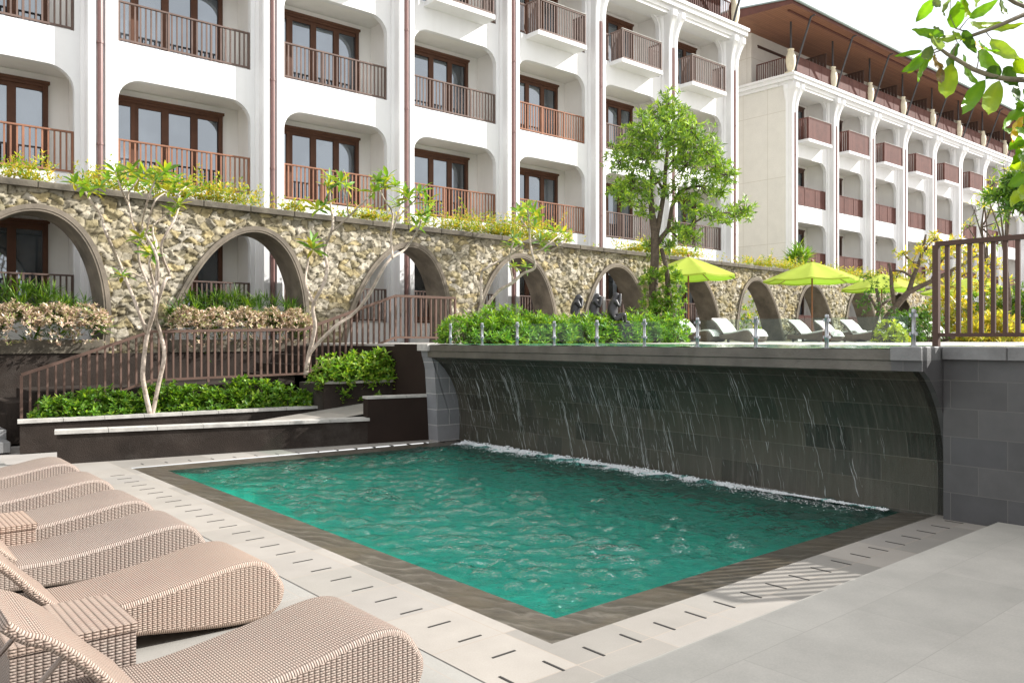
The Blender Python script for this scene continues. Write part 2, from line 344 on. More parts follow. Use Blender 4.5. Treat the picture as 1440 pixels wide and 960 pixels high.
# ------------------------------------------------------------------ ground, deck, pool
POOL = [(3.45,3.64),(8.22,3.64),(8.22,10.62),(3.45,11.02)]          # water outline
COPO = [(3.10,3.30),(8.22,3.30),(8.22,10.98),(3.10,11.40)]          # outside of the coping
STR  = [(2.50,2.70),(8.22,2.70),(8.22,11.22),(2.50,12.30)]          # outside of the drain tiles
def ring(name, inner, outer, z, mat):
    m = MB(); n = len(inner)
    m.add([(x,y,z) for x,y in inner]+[(x,y,z) for x,y in outer], [(n+i,n+(i+1)%n,(i+1)%n,i) for i in range(n)])
    return tag(m.build(name, mat), kind='structure')
ring('ground', [(2.5,2.7),(8.3,2.7),(8.3,12.3),(2.5,12.3)], [(-400,-400),(600,-400),(600,600),(-400,600)], -.03, M['ground'])
ring('drain_tile_strip', COPO, STR, 0, M['strip'])
m = MB(); m.add([(-4,2.7,-.004),(2.56,2.7,-.004),(2.56,12.3,-.004),(1.9,12.3,-.004),(1.9,17,-.004),(-4,17,-.004)], [(0,1,2,3,4,5)])
tag(m.build('pool_deck', M['deck']), kind='structure')
cp = MB()
for i in range(4):
    j=(i+1)%4
    if i == 1: continue
    z=-.012
    cp.add([(COPO[i][0],COPO[i][1],z),(COPO[j][0],COPO[j][1],z),(POOL[j][0],POOL[j][1],z-.014),(POOL[i][0],POOL[i][1],z-.014),
            (COPO[i][0],COPO[i][1],z-.2),(COPO[j][0],COPO[j][1],z-.2),(POOL[j][0],POOL[j][1],z-.3),(POOL[i][0],POOL[i][1],z-.3)],
           [(0,1,2,3),(3,2,6,7),(1,0,4,5)])
tag(cp.build('pool_coping', M['wet_coping']), kind='structure')
# pool basin
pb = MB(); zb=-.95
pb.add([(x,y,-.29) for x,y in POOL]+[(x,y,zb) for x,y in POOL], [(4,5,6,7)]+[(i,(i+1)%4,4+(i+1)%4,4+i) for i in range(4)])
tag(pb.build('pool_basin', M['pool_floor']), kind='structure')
lg = MB(); lg.prism([(7.9,3.6),(8.24,3.6),(8.24,10.64),(7.9,10.66)], -.6, -.06)
lg.prism([(7.35,3.6),(7.9,3.6),(7.9,4.05)], -.6, -.062)
tag(lg.build('submerged_ledge', M['rim']), kind='structure')
# water surface: real ripples
nx, ny = 230, 345
X, Y = np.meshgrid(np.linspace(3.44,8.23,nx), np.linspace(3.63,11.03,ny))
ymax = 11.02-(X-3.45)*(.4/4.77)
Y = 3.64+(Y-3.64)*(ymax-3.64)/(11.03-3.64)
Z = np.zeros_like(X)
for k in range(46):
    lam = rng.uniform(.09,.4); th = R(-40)+R(90)+rng.normal(0,.55); ph = rng.uniform(0,6.28)
    Z += .0062*lam/.3*np.sin((X*np.cos(th)+Y*np.sin(th))*2*PI/lam+ph)*(.6+.4*np.sin(X*rng.uniform(.5,2)+Y*rng.uniform(.5,2)+ph))
rr = (8.2-X); th = R(180)
for k in range(10):
    yc = rng.uniform(3.8,10.6); d = np.hypot(X-8.1, Y-yc); Z += .0035*np.exp(-d/1.1)*np.sin(d*2*PI/.16+k)
edge_=np.clip(np.minimum.reduce([X-3.44,Y-3.63,ymax-Y+.01])/.25,.12,1); V = np.stack([X,Y,Z*edge_-.030],-1).reshape(-1,3)
i = np.arange((ny-1)*nx).reshape(ny-1,nx)[:,:-1].ravel()
o = npmesh('pool_water', V, np.stack([i,i+1,i+nx+1,i+nx],1), M['water'], smooth=True); tag(o, kind='structure')
# drain slots
m = MB()
for k in range(22):
    x = 2.47+.3*k+.12
    if x < 8.0: m.box(x, x+.014, 2.99, 3.15, -.01, .003)
for k in range(26):
    y = 3.35+.3*k
    if y < 11.3: m.box(2.72, 2.88, y, y+.014, -.01, .003)
for k in range(17):
    x = 3.3+.3*k; yy = 11.62-(x-3.3)*.15; m.box(x, x+.014, yy-.06, yy+.06, -.01, .003)
tag(m.build('drain_slots', M['slot']), kind='structure')
# raised grey floor
m = MB(); m.bbox(-6, 8.05, -7, 2.72, -.02, .055, .006)
tag(m.build('raised_floor', M['slab']), kind='structure')
vr = empty('shade_roof', (0,-2,0), 0, 'unseen flat roof added to shade the grey floor slabs', 'shade_roof')  # unseen roof on posts, added so its shadow covers the raised floor
def loc(o, p): o.location = (o.location[0]-p[0], o.location[1]-p[1], o.location[2]-p[2]); return o
m = MB(); m.box(-6, 14, -5, .1, 3.25, 3.42); loc(m.build('roof', M['plaster'], vr), (0,-2,0))
for x in (-5.6, 4, 13.6):
    m = MB(); m.bbox(x-.15,x+.15,-4.8,-4.5,0,3.25); loc(m.build('post', M['plaster'], vr), (0,-2,0))

# ------------------------------------------------------------------ waterfall wall
wf = empty('waterfall_wall', (8.2,7,0), 0, 'dark wet block wall curving over the pool with water running down it', 'wall')
P0 = (8.2,7,0)
prof = [(7.64,1.40),(7.76,1.33),(7.9,1.2),(8.03,1.03),(8.12,.85),(8.18,.66),(8.21,.45),(8.215,.2),(8.2,-.1)]
def prof_x(z):
    for (a,za),(b,zb2) in zip(prof, prof[1:]):
        if za >= z >= zb2: return a+(b-a)*(za-z)/(za-zb2)
    return prof[0][0]
m = MB(); vs=[]; 
for (x,z) in prof: vs += [(x,3.24,z),(x,11.02,z)]
m.add(vs, [(2*i,2*i+2,2*i+3,2*i+1) for i in range(len(prof)-1)])
loc(m.build('face', M['wet'], wf, smooth=True), P0)
# end caps: side walls with the concave outline
m = MB()
for y0,y1 in ((11.02,11.3),):
    pts = [(7.68,1.50),(8.5,1.50),(8.5,-.2),(7.70,-.2),(7.70,1.3)]
    pp = [(8.5,1.5),(8.5,-.2),(8.2,-.2)]+[(x,z) for x,z in reversed(prof)]
    pp = [(7.62,1.5),(7.7,1.2),(7.74,.6),(7.78,-.2)]+[(x,z) for x,z in reversed([q for q in prof])]  # left block beside the curve
    n=len(pp); m.add([(x,y0,z) for x,z in pp]+[(x,y1,z) for x,z in pp], [tuple(range(n)),tuple(range(2*n-1,n-1,-1))]+[(i,n+i,n+(i+1)%n,(i+1)%n) for i in range(n)])
loc(m.build('end_block', M['block_pale'], wf), P0)
m = MB()
for (xa,za),(xb,zc) in zip(prof,prof[1:]): m.add([(xa,3.19,za),(xb,3.19,zc),(8.44,3.19,zc),(8.44,3.19,za),(xa,3.3,za),(xb,3.3,zc)],[(0,1,2,3),(0,4,5,1)])
y0,y1 = 3.19,3.3
pp=pp[:]
m.box(7.6,8.44,3.19,3.47,1.4,1.5)
loc(m.build('corner_block', M['block'], wf), P0)
# rim the water spills over
m = MB(); rp = [(7.60,1.6),(7.60,1.5),(7.615,1.49),(7.615,1.40),(7.64,1.385),(7.9,1.385),(7.9,1.6)]
m.add([(x,3.47,z) for x,z in rp]+[(x,11.1,z) for x,z in rp], [(0,1,2,3,4,5,6),(13,12,11,10,9,8,7)]+[(i,(i+1)%7,7+(i+1)%7,7+i) for i in range(7)])
loc(m.build('rim', M['rim'], wf), P0)
m = MB()
y=3.19
m.bbox(7.57,8.42,3.19,3.47,1.5,1.625,.008)
loc(m.build('corner_cap', M['block_cap'], wf), P0)
m = MB(); m.bbox(7.55,8.3,11.02,11.32,1.5,1.61,.008); loc(m.build('end_cap', M['cap'], wf), P0)

gw = empty('grey_block_wall', (8.3,0,0), 0, 'grey stone block wall carrying the brown railing', 'wall')
m = MB(); m.box(8.05,8.45,-5,3.185,-.1,1.505); loc(m.build('blocks', M['block'], gw), (8.3,0,0))
m = MB()
for k in range(15):
    y = 3.18-.55*k; m.bbox(8.0,8.5,y-.546,y,1.507,1.625,.008)
loc(m.build('cap', M['block_cap'], gw), (8.3,0,0))

# streams of water on the face
m = MB()
def strand(y, z0, z1, r, drift=0):
    pts=[]; n=max(3,int((z0-z1)/.05))
    for i in range(n+1):
        z=z0+(z1-z0)*i/n; off = .006+.004*math.sin(i*1.7+y*9)
        if z>1.385: pts.append((7.595,y,z))
        else: pts.append((min(prof_x(z)-off, 7.62+.52*((1.39-z)/1.39)**.62), y+drift*(z0-z)+.006*math.sin(z*31+y*50), z))
    rs=[r*(.4+.6*abs(math.sin(i*1.3+y*7)))*(.3 if i in (0,n) else 1) for i in range(n+1)]
    m.tube(pts, rs, 4, False)
centers = [10.5,10.1,9.9,9.4,9.2,8.2,8.0,7.6,7.4,7.1,6.95,6.85,6.6,6.5,6.1,6.0,5.3,5.1,4.5,4.2]
for c in centers:
    dr_=random.uniform(-.12,.03)
    for k in range(9):
        za=random.uniform(.1,1.39)
        if c<6.4 and random.random()<.5: continue
        strand(c+random.gauss(0,.02)+dr_*(1.39-za), za, max(.02,za-random.uniform(.08,.45)), random.uniform(.0015,.0046), dr_+random.uniform(-.02,.02))
for k in range(800):
    y = random.choice([random.uniform(3.6,11), random.uniform(6,11), random.choice(centers)+random.gauss(0,.08)])
    if not 3.5<y<10.95: continue
    z0 = random.uniform(.1,1.385); L = random.expovariate(1/.09)+.03; z0 = z0 if random.random()<.6 else random.uniform(.8,1.38)
    strand(y, z0, max(.0,z0-L), random.uniform(.0006,.0017), random.uniform(-.08,.03))
tag(m.build('falling_water', M['strand'], None, smooth=True), 'thin streams of water running down the dark curved wall', 'water', kind='stuff')
# foam line where it meets the pool
m = MB(); ico_v = []; ico_f=[]
import bmesh
bm = bmesh.new(); bmesh.ops.create_icosphere(bm, subdivisions=1, radius=1); ico_v=[tuple(v.co) for v in bm.verts]; ico_f=[tuple(v.index for v in f.verts) for f in bm.faces]; bm.free()
for k in range(9000):
    y = random.uniform(3.75,10.75); u=(y-3.7)/7
    amp = (.3+.9*min(1,max(0,(y-4.2)/3)))*(.7+.3*math.sin(y*3.1)*math.sin(y*7.7))
    d = abs(random.gauss(0,.075))*amp*1.6; r = random.uniform(.003,.011)*(.6+.6*amp)
    cx = 8.17-d-.1*amp*random.random()*.6; cz = -.02+abs(random.gauss(0,.022))*amp*max(0,1-d*5)
    m.add([(cx+v[0]*r, y+v[1]*r*1.2, cz+v[2]*r*.8) for v in ico_v], ico_f)
for k in range(1500):
    y=random.uniform(3.9,10.6); x=8.0-abs(random.gauss(0,.16)); r=random.uniform(.002,.005)
    m.add([(x+v[0]*r*2,y+v[1]*r*2,-.018+v[2]*r*.5) for v in ico_v], ico_f)
tag(m.build('foam', M['foam'], None, smooth=True), 'white foam line along the foot of the waterfall wall', 'foam', kind='stuff')

# upper pool and terrace
m = MB(); m.prism([(8.3,-40),(90,-40),(90,17.2),(8.15,17.2),(8.15,11.5),(8.3,11.3)], 1.0, 1.555)
m2 = MB(); TZ=1.6
m2.prism([(11.5,1.5),(90,1.5),(90,17.0),(8.2,17.0),(8.2,11.62),(11.5,11.3)], 1.4, TZ)
m2.prism([(8.52,-30),(90,-30),(90,1.5),(8.52,1.5)], 1.4, TZ-.004)
tag(m.build('terrace_fill', M['plum']), kind='structure')
tag(m2.build('terrace_paving', M['terrace']), kind='structure')
nx, ny = 60, 120
X, Y = np.meshgrid(np.linspace(7.62,11.5,nx), np.linspace(1.5,11.3,ny)); Z=np.zeros_like(X)
for k in range(14):
    lam=rng.uniform(.2,.8); th=rng.uniform(0,6.28); Z+=.0012*np.sin((X*np.cos(th)+Y*np.sin(th))*2*PI/lam+k)
sel = None
V=np.stack([X,Y,Z+1.605],-1).reshape(-1,3); i=np.arange((ny-1)*nx).reshape(ny-1,nx)[:,:-1].ravel()
Fq=np.stack([i,i+1,i+nx+1,i+nx],1); cen=V[Fq].mean(1); Fq=Fq[(cen[:,1]>3.47)|(cen[:,0]>8.5)]
t = NT('upper pool water'); nb=t.bump(t.noise(5,t.pos(),3), .25, .05)
t.pbr((.05,.2,.17), .06, nb, .5); M['water_up']=t.m
o=npmesh('upper_pool_water', V, Fq, M['water_up'], smooth=True); tag(o, kind='structure')

# glass fence on the rim
gf = empty('glass_fence', (7.68,7,1.6), 0, 'low clear glass fence with steel posts along the waterfall rim', 'glass fence')
ys = [10.55,9.73,8.91,8.13,7.32,6.52,5.73,4.96,4.15,3.30]
for k,y in enumerate(ys):
    m = MB(); m.lathe([(.034,0),(.034,.01),(.02,.012),(.02,.10),(.023,.105),(.023,.125),(.02,.13),(.02,.30),(.023,.305),(.023,.325),(.019,.34),(.0,.345)], (0,0,0), 10)
    m.box(-.012,.012,-.035,.035,.10,.13); m.box(-.012,.012,-.035,.035,.27,.30)
    o = m.build('post', M['steel'], gf, smooth=40); o.location = (0, y-7, .0 if k<9 else .03)
    if k < 9:
        m = MB(); y1 = ys[k+1]; m.box(-.005,.005,y1+.05-7,y-.05-7,.06,.31); m.build('glass_panel', M['glass'], gf)

# ------------------------------------------------------------------ railings
def railing(name, pts, h, mat, label, group=None, spacing=.11, post_every=12, bw=.022, bot=.09, rail=(.05,.045), parent=None, endpost=.05):
    """pts: base points; posts, top rail, bottom rail and balusters as parts"""
    b = Vector(pts[0]); e = empty(name, b, 0, label, 'railing', group)
    top = MB(); low = MB(); bal = MB()
    for si,(p,q) in enumerate(zip(pts, pts[1:])):
        p=Vector(p)-b; q=Vector(q)-b; H=Vector((0,0,h)); d=q-p; L=math.hypot(d.x,d.y)
        top.bar(p+H, q+H, rail[0], rail[1]); low.bar(p+Vector((0,0,bot)), q+Vector((0,0,bot)), rail[0]*.8, rail[1]*.8)
        n=max(1,round(L/spacing))
        for i in range(n+1):
            c=p+d*i/n
            if i in (0,n) or (i%post_every==0 and n-i>3): continue
            bal.bar(c+Vector((0,0,bot)), c+H, bw, bw*1.2, (0,1,0))
        for i in range(0,n+1):
            if (i==0 and si==0) or i==n or (i>0 and i%post_every==0 and n-i>3):
                c=p+d*i/n; mm=MB(); mm.bar((0,0,0),(0,0,h-.01),endpost,endpost,(0,1,0)); o=mm.build('post',mat,e); o.location=c
    top.build('top_rail',mat,e); low.build('bottom_rail',mat,e); bal.build('balusters',mat,e)
    return e
railing('terrace_railing', [(8.18,3.30,1.625),(8.18,1.0,1.625)], .985, M['rail_dark'], 'dark brown railing standing on the grey block wall', spacing=.1, post_every=1000, bw=.03, bot=.11, rail=(.05,.045), endpost=.055)

# ------------------------------------------------------------------ low walls, planters, stairs on the left
def wallthing(name, a, b, t_, z1, za, mat, label, cap=.05, cat='wall', over=.03, z0=-.02):
    e = empty(name, (a[0],a[1],0), 0, label, cat)
    m = MB(); m.wallseg((0,0),(b[0]-a[0],b[1]-a[1]), t_, z0, z1-cap, za-cap if za else None); m.build('wall', mat, e)
    d = Vector((b[0]-a[0],b[1]-a[1])); L=d.length; d.normalize(); n=Vector((-d.y,d.x)); s=MB(); N=max(1,round(L/.6)); zz=(za if za else z1)
    for i in range(N):
        p0=d*(L*i/N-(over if i==0 else -.003))-n*over; p1=d*(L*(i+1)/N-.003+(over if i==N-1 else 0))-n*over
        za0=zz+(z1-zz)*i/N; za1=zz+(z1-zz)*(i+1)/N
        s.wallseg(p0,p1,t_+2*over,0,za1,za0)
        # raise bottoms
    vs=[]
    for (x,y,z) in s.v: vs.append((x,y,z if z>0 else None))
    # rebuild bottoms just under the tops
    s2=MB()
    for b0 in range(0,len(s.v),8):
        tops=s.v[b0+4:b0+8]; s2.add([(x,y,z-cap+.002) for x,y,z in tops]+list(tops), [(0,3,2,1),(4,5,6,7),(0,1,5,4),(1,2,6,5),(2,3,7,6),(3,0,4,7)])
    s2.build('cap', M['cap'], e); return e
wallthing('low_wall', (2.43,12.39), (6.72,11.50), .22, .42, .45, M['pebble'], 'long low dark wall with pale cap beyond the pool')
wallthing('low_wall', (6.72,11.50), (8.02,11.235), .22, .76, None, M['plum'], 'taller dark brown wall block where the low wall meets the waterfall', .04, over=.012)
wallthing('planter_wall', (2.25,13.99), (6.75,13.30), .2, .5, .48, M['pebble'], 'long dark planter wall with pale cap under the left shrubs', cat='planter')
wallthing('planter_wall', (6.72,13.0), (8.2,12.72), .2, .95, None, M['pebble'], 'short raised dark planter wall beside the waterfall end', cat='planter')
m = MB(); m.prism([(2.3,14.15),(6.9,13.45),(7.0,14.3),(2.4,14.9)], 0, .40)
tag(m.build('planter_soil', M['dark_soil']), kind='structure')
m = MB(); m.prism([(6.74,13.16),(8.2,12.9),(8.2,14.2),(6.9,14.3)], 0, .88); m.box(6.74,6.9,13.1,14.0,0,.9)
tag(m.build('raised_planter_soil', M['dark_soil']), kind='structure')
# dark end pier of the terrace wall
m = MB(); m.box(7.98,8.14,11.34,12.7,-.02,1.6); m.box(7.98,8.14,12.7,17,-.02,1.56)
o=m.build('retaining_wall', M['plum']); tag(o, 'narrow dark brown terrace edge behind the waterfall end block', 'wall')
# ramp between the low wall and the planters
m = MB(); m.add([(3.2,12.45,0.0),(8.0,11.48,.62),(8.0,12.68,.62),(3.2,13.8,0.0)], [(0,1,2,3)])
tag(m.build('ramp_path', M['strip']), kind='structure')
# stairs behind the planters
st = empty('steps', (1.2,15,0), 0, 'grey stone steps climbing behind the planter', 'steps')
for k in range(5):
    m = MB(); m.bbox(.35*k, 8.2-1.2 if k==4 else .35*k+.36, .12, 1.5, 0, .17*(k+1)-.002*k); m.build('step', M['pebble'], st)
for k in range(4):
    m = MB(); m.bbox(5.3+.33*k, 7., -.6, 1.2, .84, .86+.175*(k+1)-.002*k); m.build('step', M['pebble'], st)
m = MB(); m.bbox(-1.9,.95,-.9,.1,0,.16); m.build('step', M['block_cap'], st)
m = MB(); m.bbox(-1.6,.95,-.55,.1,.16,.31); m.build('step', M['block_cap'], st)
def rpt(px,py,h):   # base point of a rail whose top shows at px,py
    r=ray(px,py); t=(15.0+.14*2.2)/(r[1]+.14*r[0]); return (r[0]*t, r[1]*t, EYE+r[2]*t-h)
rp = [rpt(30,527,.92), rpt(213,466,.92), rpt(428,463,.92), rpt(556,416,.92), rpt(640,419,.92)]
railing('stair_railing', rp, .92, M['rail_stair'], 'long brown stair railing climbing behind the planted beds', spacing=.118, post_every=8, bw=.03, bot=.08, rail=(.055,.05), endpost=.04)
# dark plinth under the stone arcade
m = MB(); m.box(-12,8.1,16.75,17.5,-.02,1.42)
tag(m.build('plinth_wall', M['pebble']), 'dark pebble dashed plinth wall under the stone arches', 'wall')

# ------------------------------------------------------------------ stone arcade
AR = [(-5.1,.4),(-1.25,.4),(2.62,.4),(6.76,.42),(10.76,.38),(14.62,.14),(18.68,.05),(22.65,-.15),(26.65,-.35),(30.6,-.35),(34.5,-.3),(38.4,-.3)]
AZ0, AA, AH = 1.5, 1.45, 2.64
def arch_pts(c, lean, grow=0, n=28):
    out=[]
    for i in range(n+1):
        a=PI*(1-i/n); x=(AA+grow)*math.cos(a); z=AZ0+(AH+grow)*math.sin(a)
        out.append((c+x+lean*(z-AZ0)/AH, z))
    return out
ac = empty('stone_arcade', (17,17.2,1.5), 0, 'long rubble stone arcade wall with pointed oval arches', 'arcade wall')
AO=(17,17.2,1.5)
dx=.0235; xs=np.arange(-3,41,dx); zs=np.arange(1.42,4.58,dx)
X,Z=np.meshgrid(xs,zs); Pn=np.stack([X.ravel(),Z.ravel()],1)
wx = .02*np.sin(Pn[:,1]*7.3+1.3*np.sin(Pn[:,0]*3.1))+.015*np.sin(Pn[:,0]*9.7+Pn[:,1]*4.1); wz=.02*np.sin(Pn[:,0]*6.1+2*np.sin(Pn[:,1]*3.7))+.02*np.sin(Pn[:,0]*15.)
Q = Pn+np.stack([wx,wz],1)
def voro(Q, cw, ch, seed, jit=.85):
    gi=np.floor(Q[:,0]/cw).astype(int); gj=np.floor(Q[:,1]/ch).astype(int)
    F1=np.full(len(Q),9.); F2=np.full(len(Q),9.); ID=np.zeros(len(Q),np.int64); CXY=np.zeros((len(Q),2))
    def h(i,j,s): 
        a=np.sin(i*127.1+j*311.7+s*74.7+seed)*43758.5453; return a-np.floor(a)
    for a in (-1,0,1):
        for b in (-1,0,1):
            ii=gi+a; jj=gj+b; cx=(ii+.5+(h(ii,jj,1)-.5)*jit+.5*(jj%2))*cw; cy=(jj+.5+(h(ii,jj,2)-.5)*jit)*ch
            d=np.hypot((Q[:,0]-cx)/cw,(Q[:,1]-cy)/ch)
            m_=d<F1; F2=np.where(m_,F1,np.minimum(F2,d)); ID=np.where(m_,ii*1000+jj,ID); CXY[m_,0]=cx[m_]; CXY[m_,1]=cy[m_]; F1=np.where(m_,d,F1)
    return F1,F2,ID,CXY
F1,F2,ID,CXY=voro(Q,.225,.14,3.,.98)
G1,G2,GID,GXY=voro(Q+.37,.11,.085,9.,1.)
def hh(ID,s): a=np.sin(ID*12.9898+s*78.233)*43758.5453; return a-np.floor(a)
e=np.clip((F2-F1-.035)/.07,0,1); e=e**.6
tilt=(hh(ID,1)-.5)*(Q[:,0]-CXY[:,0])*.5+(hh(ID,2)-.6)*(Q[:,1]-CXY[:,1])*.7
facet=(hh(GID,1)-.5)*(Q[:,0]-GXY[:,0])*.22+(hh(GID,2)-.5)*(Q[:,1]-GXY[:,1])*.25+.006*hh(GID,4)
Hh = e*(.02+.010*hh(ID,3)+tilt*.17+facet*.55)
yy = 17.0+.02-Hh
pal=np.array([(.45,.395,.28),(.40,.34,.205),(.50,.45,.35),(.35,.30,.2),(.54,.49,.40),(.32,.285,.22),(.44,.36,.2),(.41,.365,.28)])
pc=pal[(hh(ID,5)*8).astype(int)%8]*(.82+.3*hh(ID,6))[:,None]*(.90+.2*hh(GID,7))[:,None]*.84
col=np.concatenate([pc*e[:,None]+np.array([.105,.09,.062])*(1-e[:,None]),np.ones((len(pc),1))],1)
V=np.stack([X.ravel(),yy,Z.ravel()],1)
inside=np.zeros(len(V),bool)
for c,l in AR:
    xx=V[:,0]-c-l*(V[:,2]-AZ0)/AH; g=.045; inside|=((xx/(AA+g))**2+((V[:,2]-AZ0)/(AH+g))**2<1)&(V[:,2]>AZ0)
W=len(xs); i=np.arange((len(zs)-1)*W).reshape(len(zs)-1,W)[:,:-1].ravel()
Fq=np.stack([i,i+1,i+W+1,i+W],1); Fq=Fq[~inside[Fq].any(1)]
o=npmesh('stone_face',V,Fq,M['rubble'],ac,col=col,smooth=True); loc(o,AO)
# back of the wall and intrados with trim ring
bk=MB()
edges=[-8]+[q for c,l in AR for q in (c-AA-.04,c+AA+.04)]+[44]
for k in range(0,len(edges),2):
    if k+1<len(edges) and edges[k+1]>edges[k]: bk.box(edges[k],edges[k+1],17.03,17.75,1.42,4.58)
for c,l in AR:
    pts=arch_pts(c,l,.04); 
    for p,q in zip(pts,pts[1:]):
        bk.add([(p[0],17.75,p[1]),(q[0],17.75,q[1]),(q[0],17.75,4.58),(p[0],17.75,4.58)],[(3,2,1,0)])
loc(bk.build('stone_back',M['concrete'],ac),AO)
for c,l in AR[2:11]:
    m=MB(); A=arch_pts(c,l,0,40); B=arch_pts(c,l,.13,40); n=len(A)
    y0,y1=16.93,17.76
    vs=[(x,y0,z) for x,z in A]+[(x,y0,z) for x,z in B]+[(x,y1,z) for x,z in A]+[(x,y0+.1,z) for x,z in B]
    # inner groove line
    fs=[]
    for k in range(n-1):
        fs+=[(k,k+1,n+k+1,n+k),(k+1,k,2*n+k,2*n+k+1),(n+k,n+k+1,3*n+k+1,3*n+k)]
    m.add(vs,fs)
    C1=arch_pts(c,l,.045,40)
    m.tube([(x,16.927,z) for x,z in C1],.009,6)
    loc(m.build('arch_ring',M['concrete'],ac,smooth=30),AO)
m=MB()
for k in range(52): m.bbox(-8+k,-8+k+.994,16.86,17.80,4.56,4.68,.015)
loc(m.build('coping',M['coping_moss'],ac),AO)
m=MB(); m.box(-8,44,17.8,18.1,4.4,4.62); loc(m.build('planting_trough',M['dark_soil'],ac),AO)

# planters inside the two left arches
for c,l,lb in ((2.62,.4,'stone planter filling the leftmost arch'),(6.76,.42,'stone planter filling the second arch from the left')):
    m=MB(); m.bbox(c-1.45,c+1.45,16.72,17.5,1.43,1.68,.02); tag(m.build('arch_planter',M['coping_moss']),lb,'planter')
# ------------------------------------------------------------------ hotel buildings
PITCH=3.93; FH=3.1; HW=1.525; XOFF=0.; RX,RZ=.52,.5; OT=2.30
def outline(n=8):
    pts=[(-HW,0),(-HW,OT-RZ)]
    for i in range(1,n+1): a=PI/2*i/n; pts.append((-HW+RX*(1-math.cos(a)),OT-RZ+RZ*math.sin(a)))
    q=[(-x,z) for x,z in reversed(pts)]; return pts+q
def wall_bays(nb, floors, z_of, y0, th, x0, mat, parent, off, top_z):
    """front wall with rounded openings; local X along facade"""
    m=MB(); ol=outline()
    for b in range(nb):
        cx=x0+PITCH*(b+.5); xl=cx-PITCH/2; xr=cx+PITCH/2
        for f in floors:
            z0=z_of(f); z1=z_of(f+1) if f!=floors[-1] else top_z
            m.add([(xl,y0,z0),(cx-HW,y0,z0),(cx-HW,y0,z1),(xl,y0,z1)],[(0,1,2,3)])
            m.add([(cx+HW,y0,z0),(xr,y0,z0),(xr,y0,z1),(cx+HW,y0,z1)],[(0,1,2,3)])
            for (a,za),(c,zc) in zip(ol,ol[1:]):
                za+=z0; zc+=z0
                if abs(c-a)>1e-6: m.add([(cx+a,y0,za),(cx+c,y0,zc),(cx+c,y0,z1),(cx+a,y0,z1)],[(0,1,2,3)])
                m.add([(cx+a,y0,za),(cx+c,y0,zc),(cx+c,y0+th,zc),(cx+a,y0+th,za)],[(0,3,2,1)])
                if abs(c-a)>1e-6: m.add([(cx+a,y0+th,za),(cx+c,y0+th,zc),(cx+c,y0+th,z0+OT+.05),(cx+a,y0+th,z0+OT+.05)],[(3,2,1,0)])
            m.add([(cx-HW,y0,z0),(cx+HW,y0,z0),(cx+HW,y0+th,z0),(cx-HW,y0+th,z0)],[(0,1,2,3)])
    o=m.build('front_wall',mat,parent); loc(o,off); return o
def recess(nb, floors, z_of, y0, th, dep, x0, parent, off):
    m=MB()
    for b in range(nb):
        cx=x0+PITCH*(b+.5)
        for f in floors:
            z0=z_of(f); z1=z0+OT+.05; a,c=cx-HW-.12,cx+HW+.12; y1=y0+th; y2=y0+dep
            m.add([(a,y1,z0),(c,y1,z0),(c,y2,z0),(a,y2,z0),(a,y1,z1),(c,y1,z1),(c,y2,z1),(a,y2,z1)],
                  [(0,1,2,3),(4,7,6,5),(0,3,7,4),(1,5,6,2),(3,2,6,7)])
            m.add([(a,y1,z0-.001),(a,y1,z1),(cx-HW,y1+.001,z1),(cx-HW,y1+.001,z0)],[(0,1,2,3)])
            m.add([(c,y1,z0-.001),(c,y1,z1),(cx+HW,y1+.001,z1),(cx+HW,y1+.001,z0)],[(3,2,1,0)])
    loc(m.build('balcony_recess',M['inner'],parent),off)
def pil_profile(): # x, depth
    return [(-.335,0),(-.33,.05),(-.30,.085),(-.27,.1),(-.262,.30),(-.235,.33),(-.10,.335),(-.085,.26),(.085,.26),(.10,.335),(.235,.33),(.262,.30),(.27,.1),(.30,.085),(.33,.05),(.335,0)]
def pilaster(zb, zt, flare=True):
    m=MB(); pr=pil_profile(); lev=[(zb,1,1),(zt-1.25,1,1)]
    if flare:
        for i in range(1,9): t_=i/8; lev.append((zt-1.25+1.0*t_,1+.45*t_**2.6,1+.75*t_**2.4))
        lev+=[(zt-.22,1.5,1.85),(zt-.0,1.5,1.85)]
    else: lev.append((zt,1,1))
    n=len(pr); vs=[]
    for z,sx,sy in lev: vs+=[(x*sx,-d*sy,z) for x,d in pr]
    fs=[(i*n+k,i*n+k+1,(i+1)*n+k+1,(i+1)*n+k) for i in range(len(lev)-1) for k in range(n-1)]
    m.add(vs,fs); return m
def rail_panel(w, h=.92, sp=.118, bw=.034, nposts=(0,.36,.69,1)):
    m=MB(); m.box(-w/2,w/2,-.03,.03,h-.035,h); m.box(-w/2,w/2,-.02,.02,.045,.085)
    n=round(w/sp)
    for i in range(n+1):
        x=-w/2+.017+(w-.034)*i/n; m.box(x-bw/2,x+bw/2,-.012,.012,.05,h-.02)
    for p in nposts:
        x=-w/2+.02+(w-.04)*p; m.box(x-.022,x+.022,-.026,.026,0,h-.01)
    return m
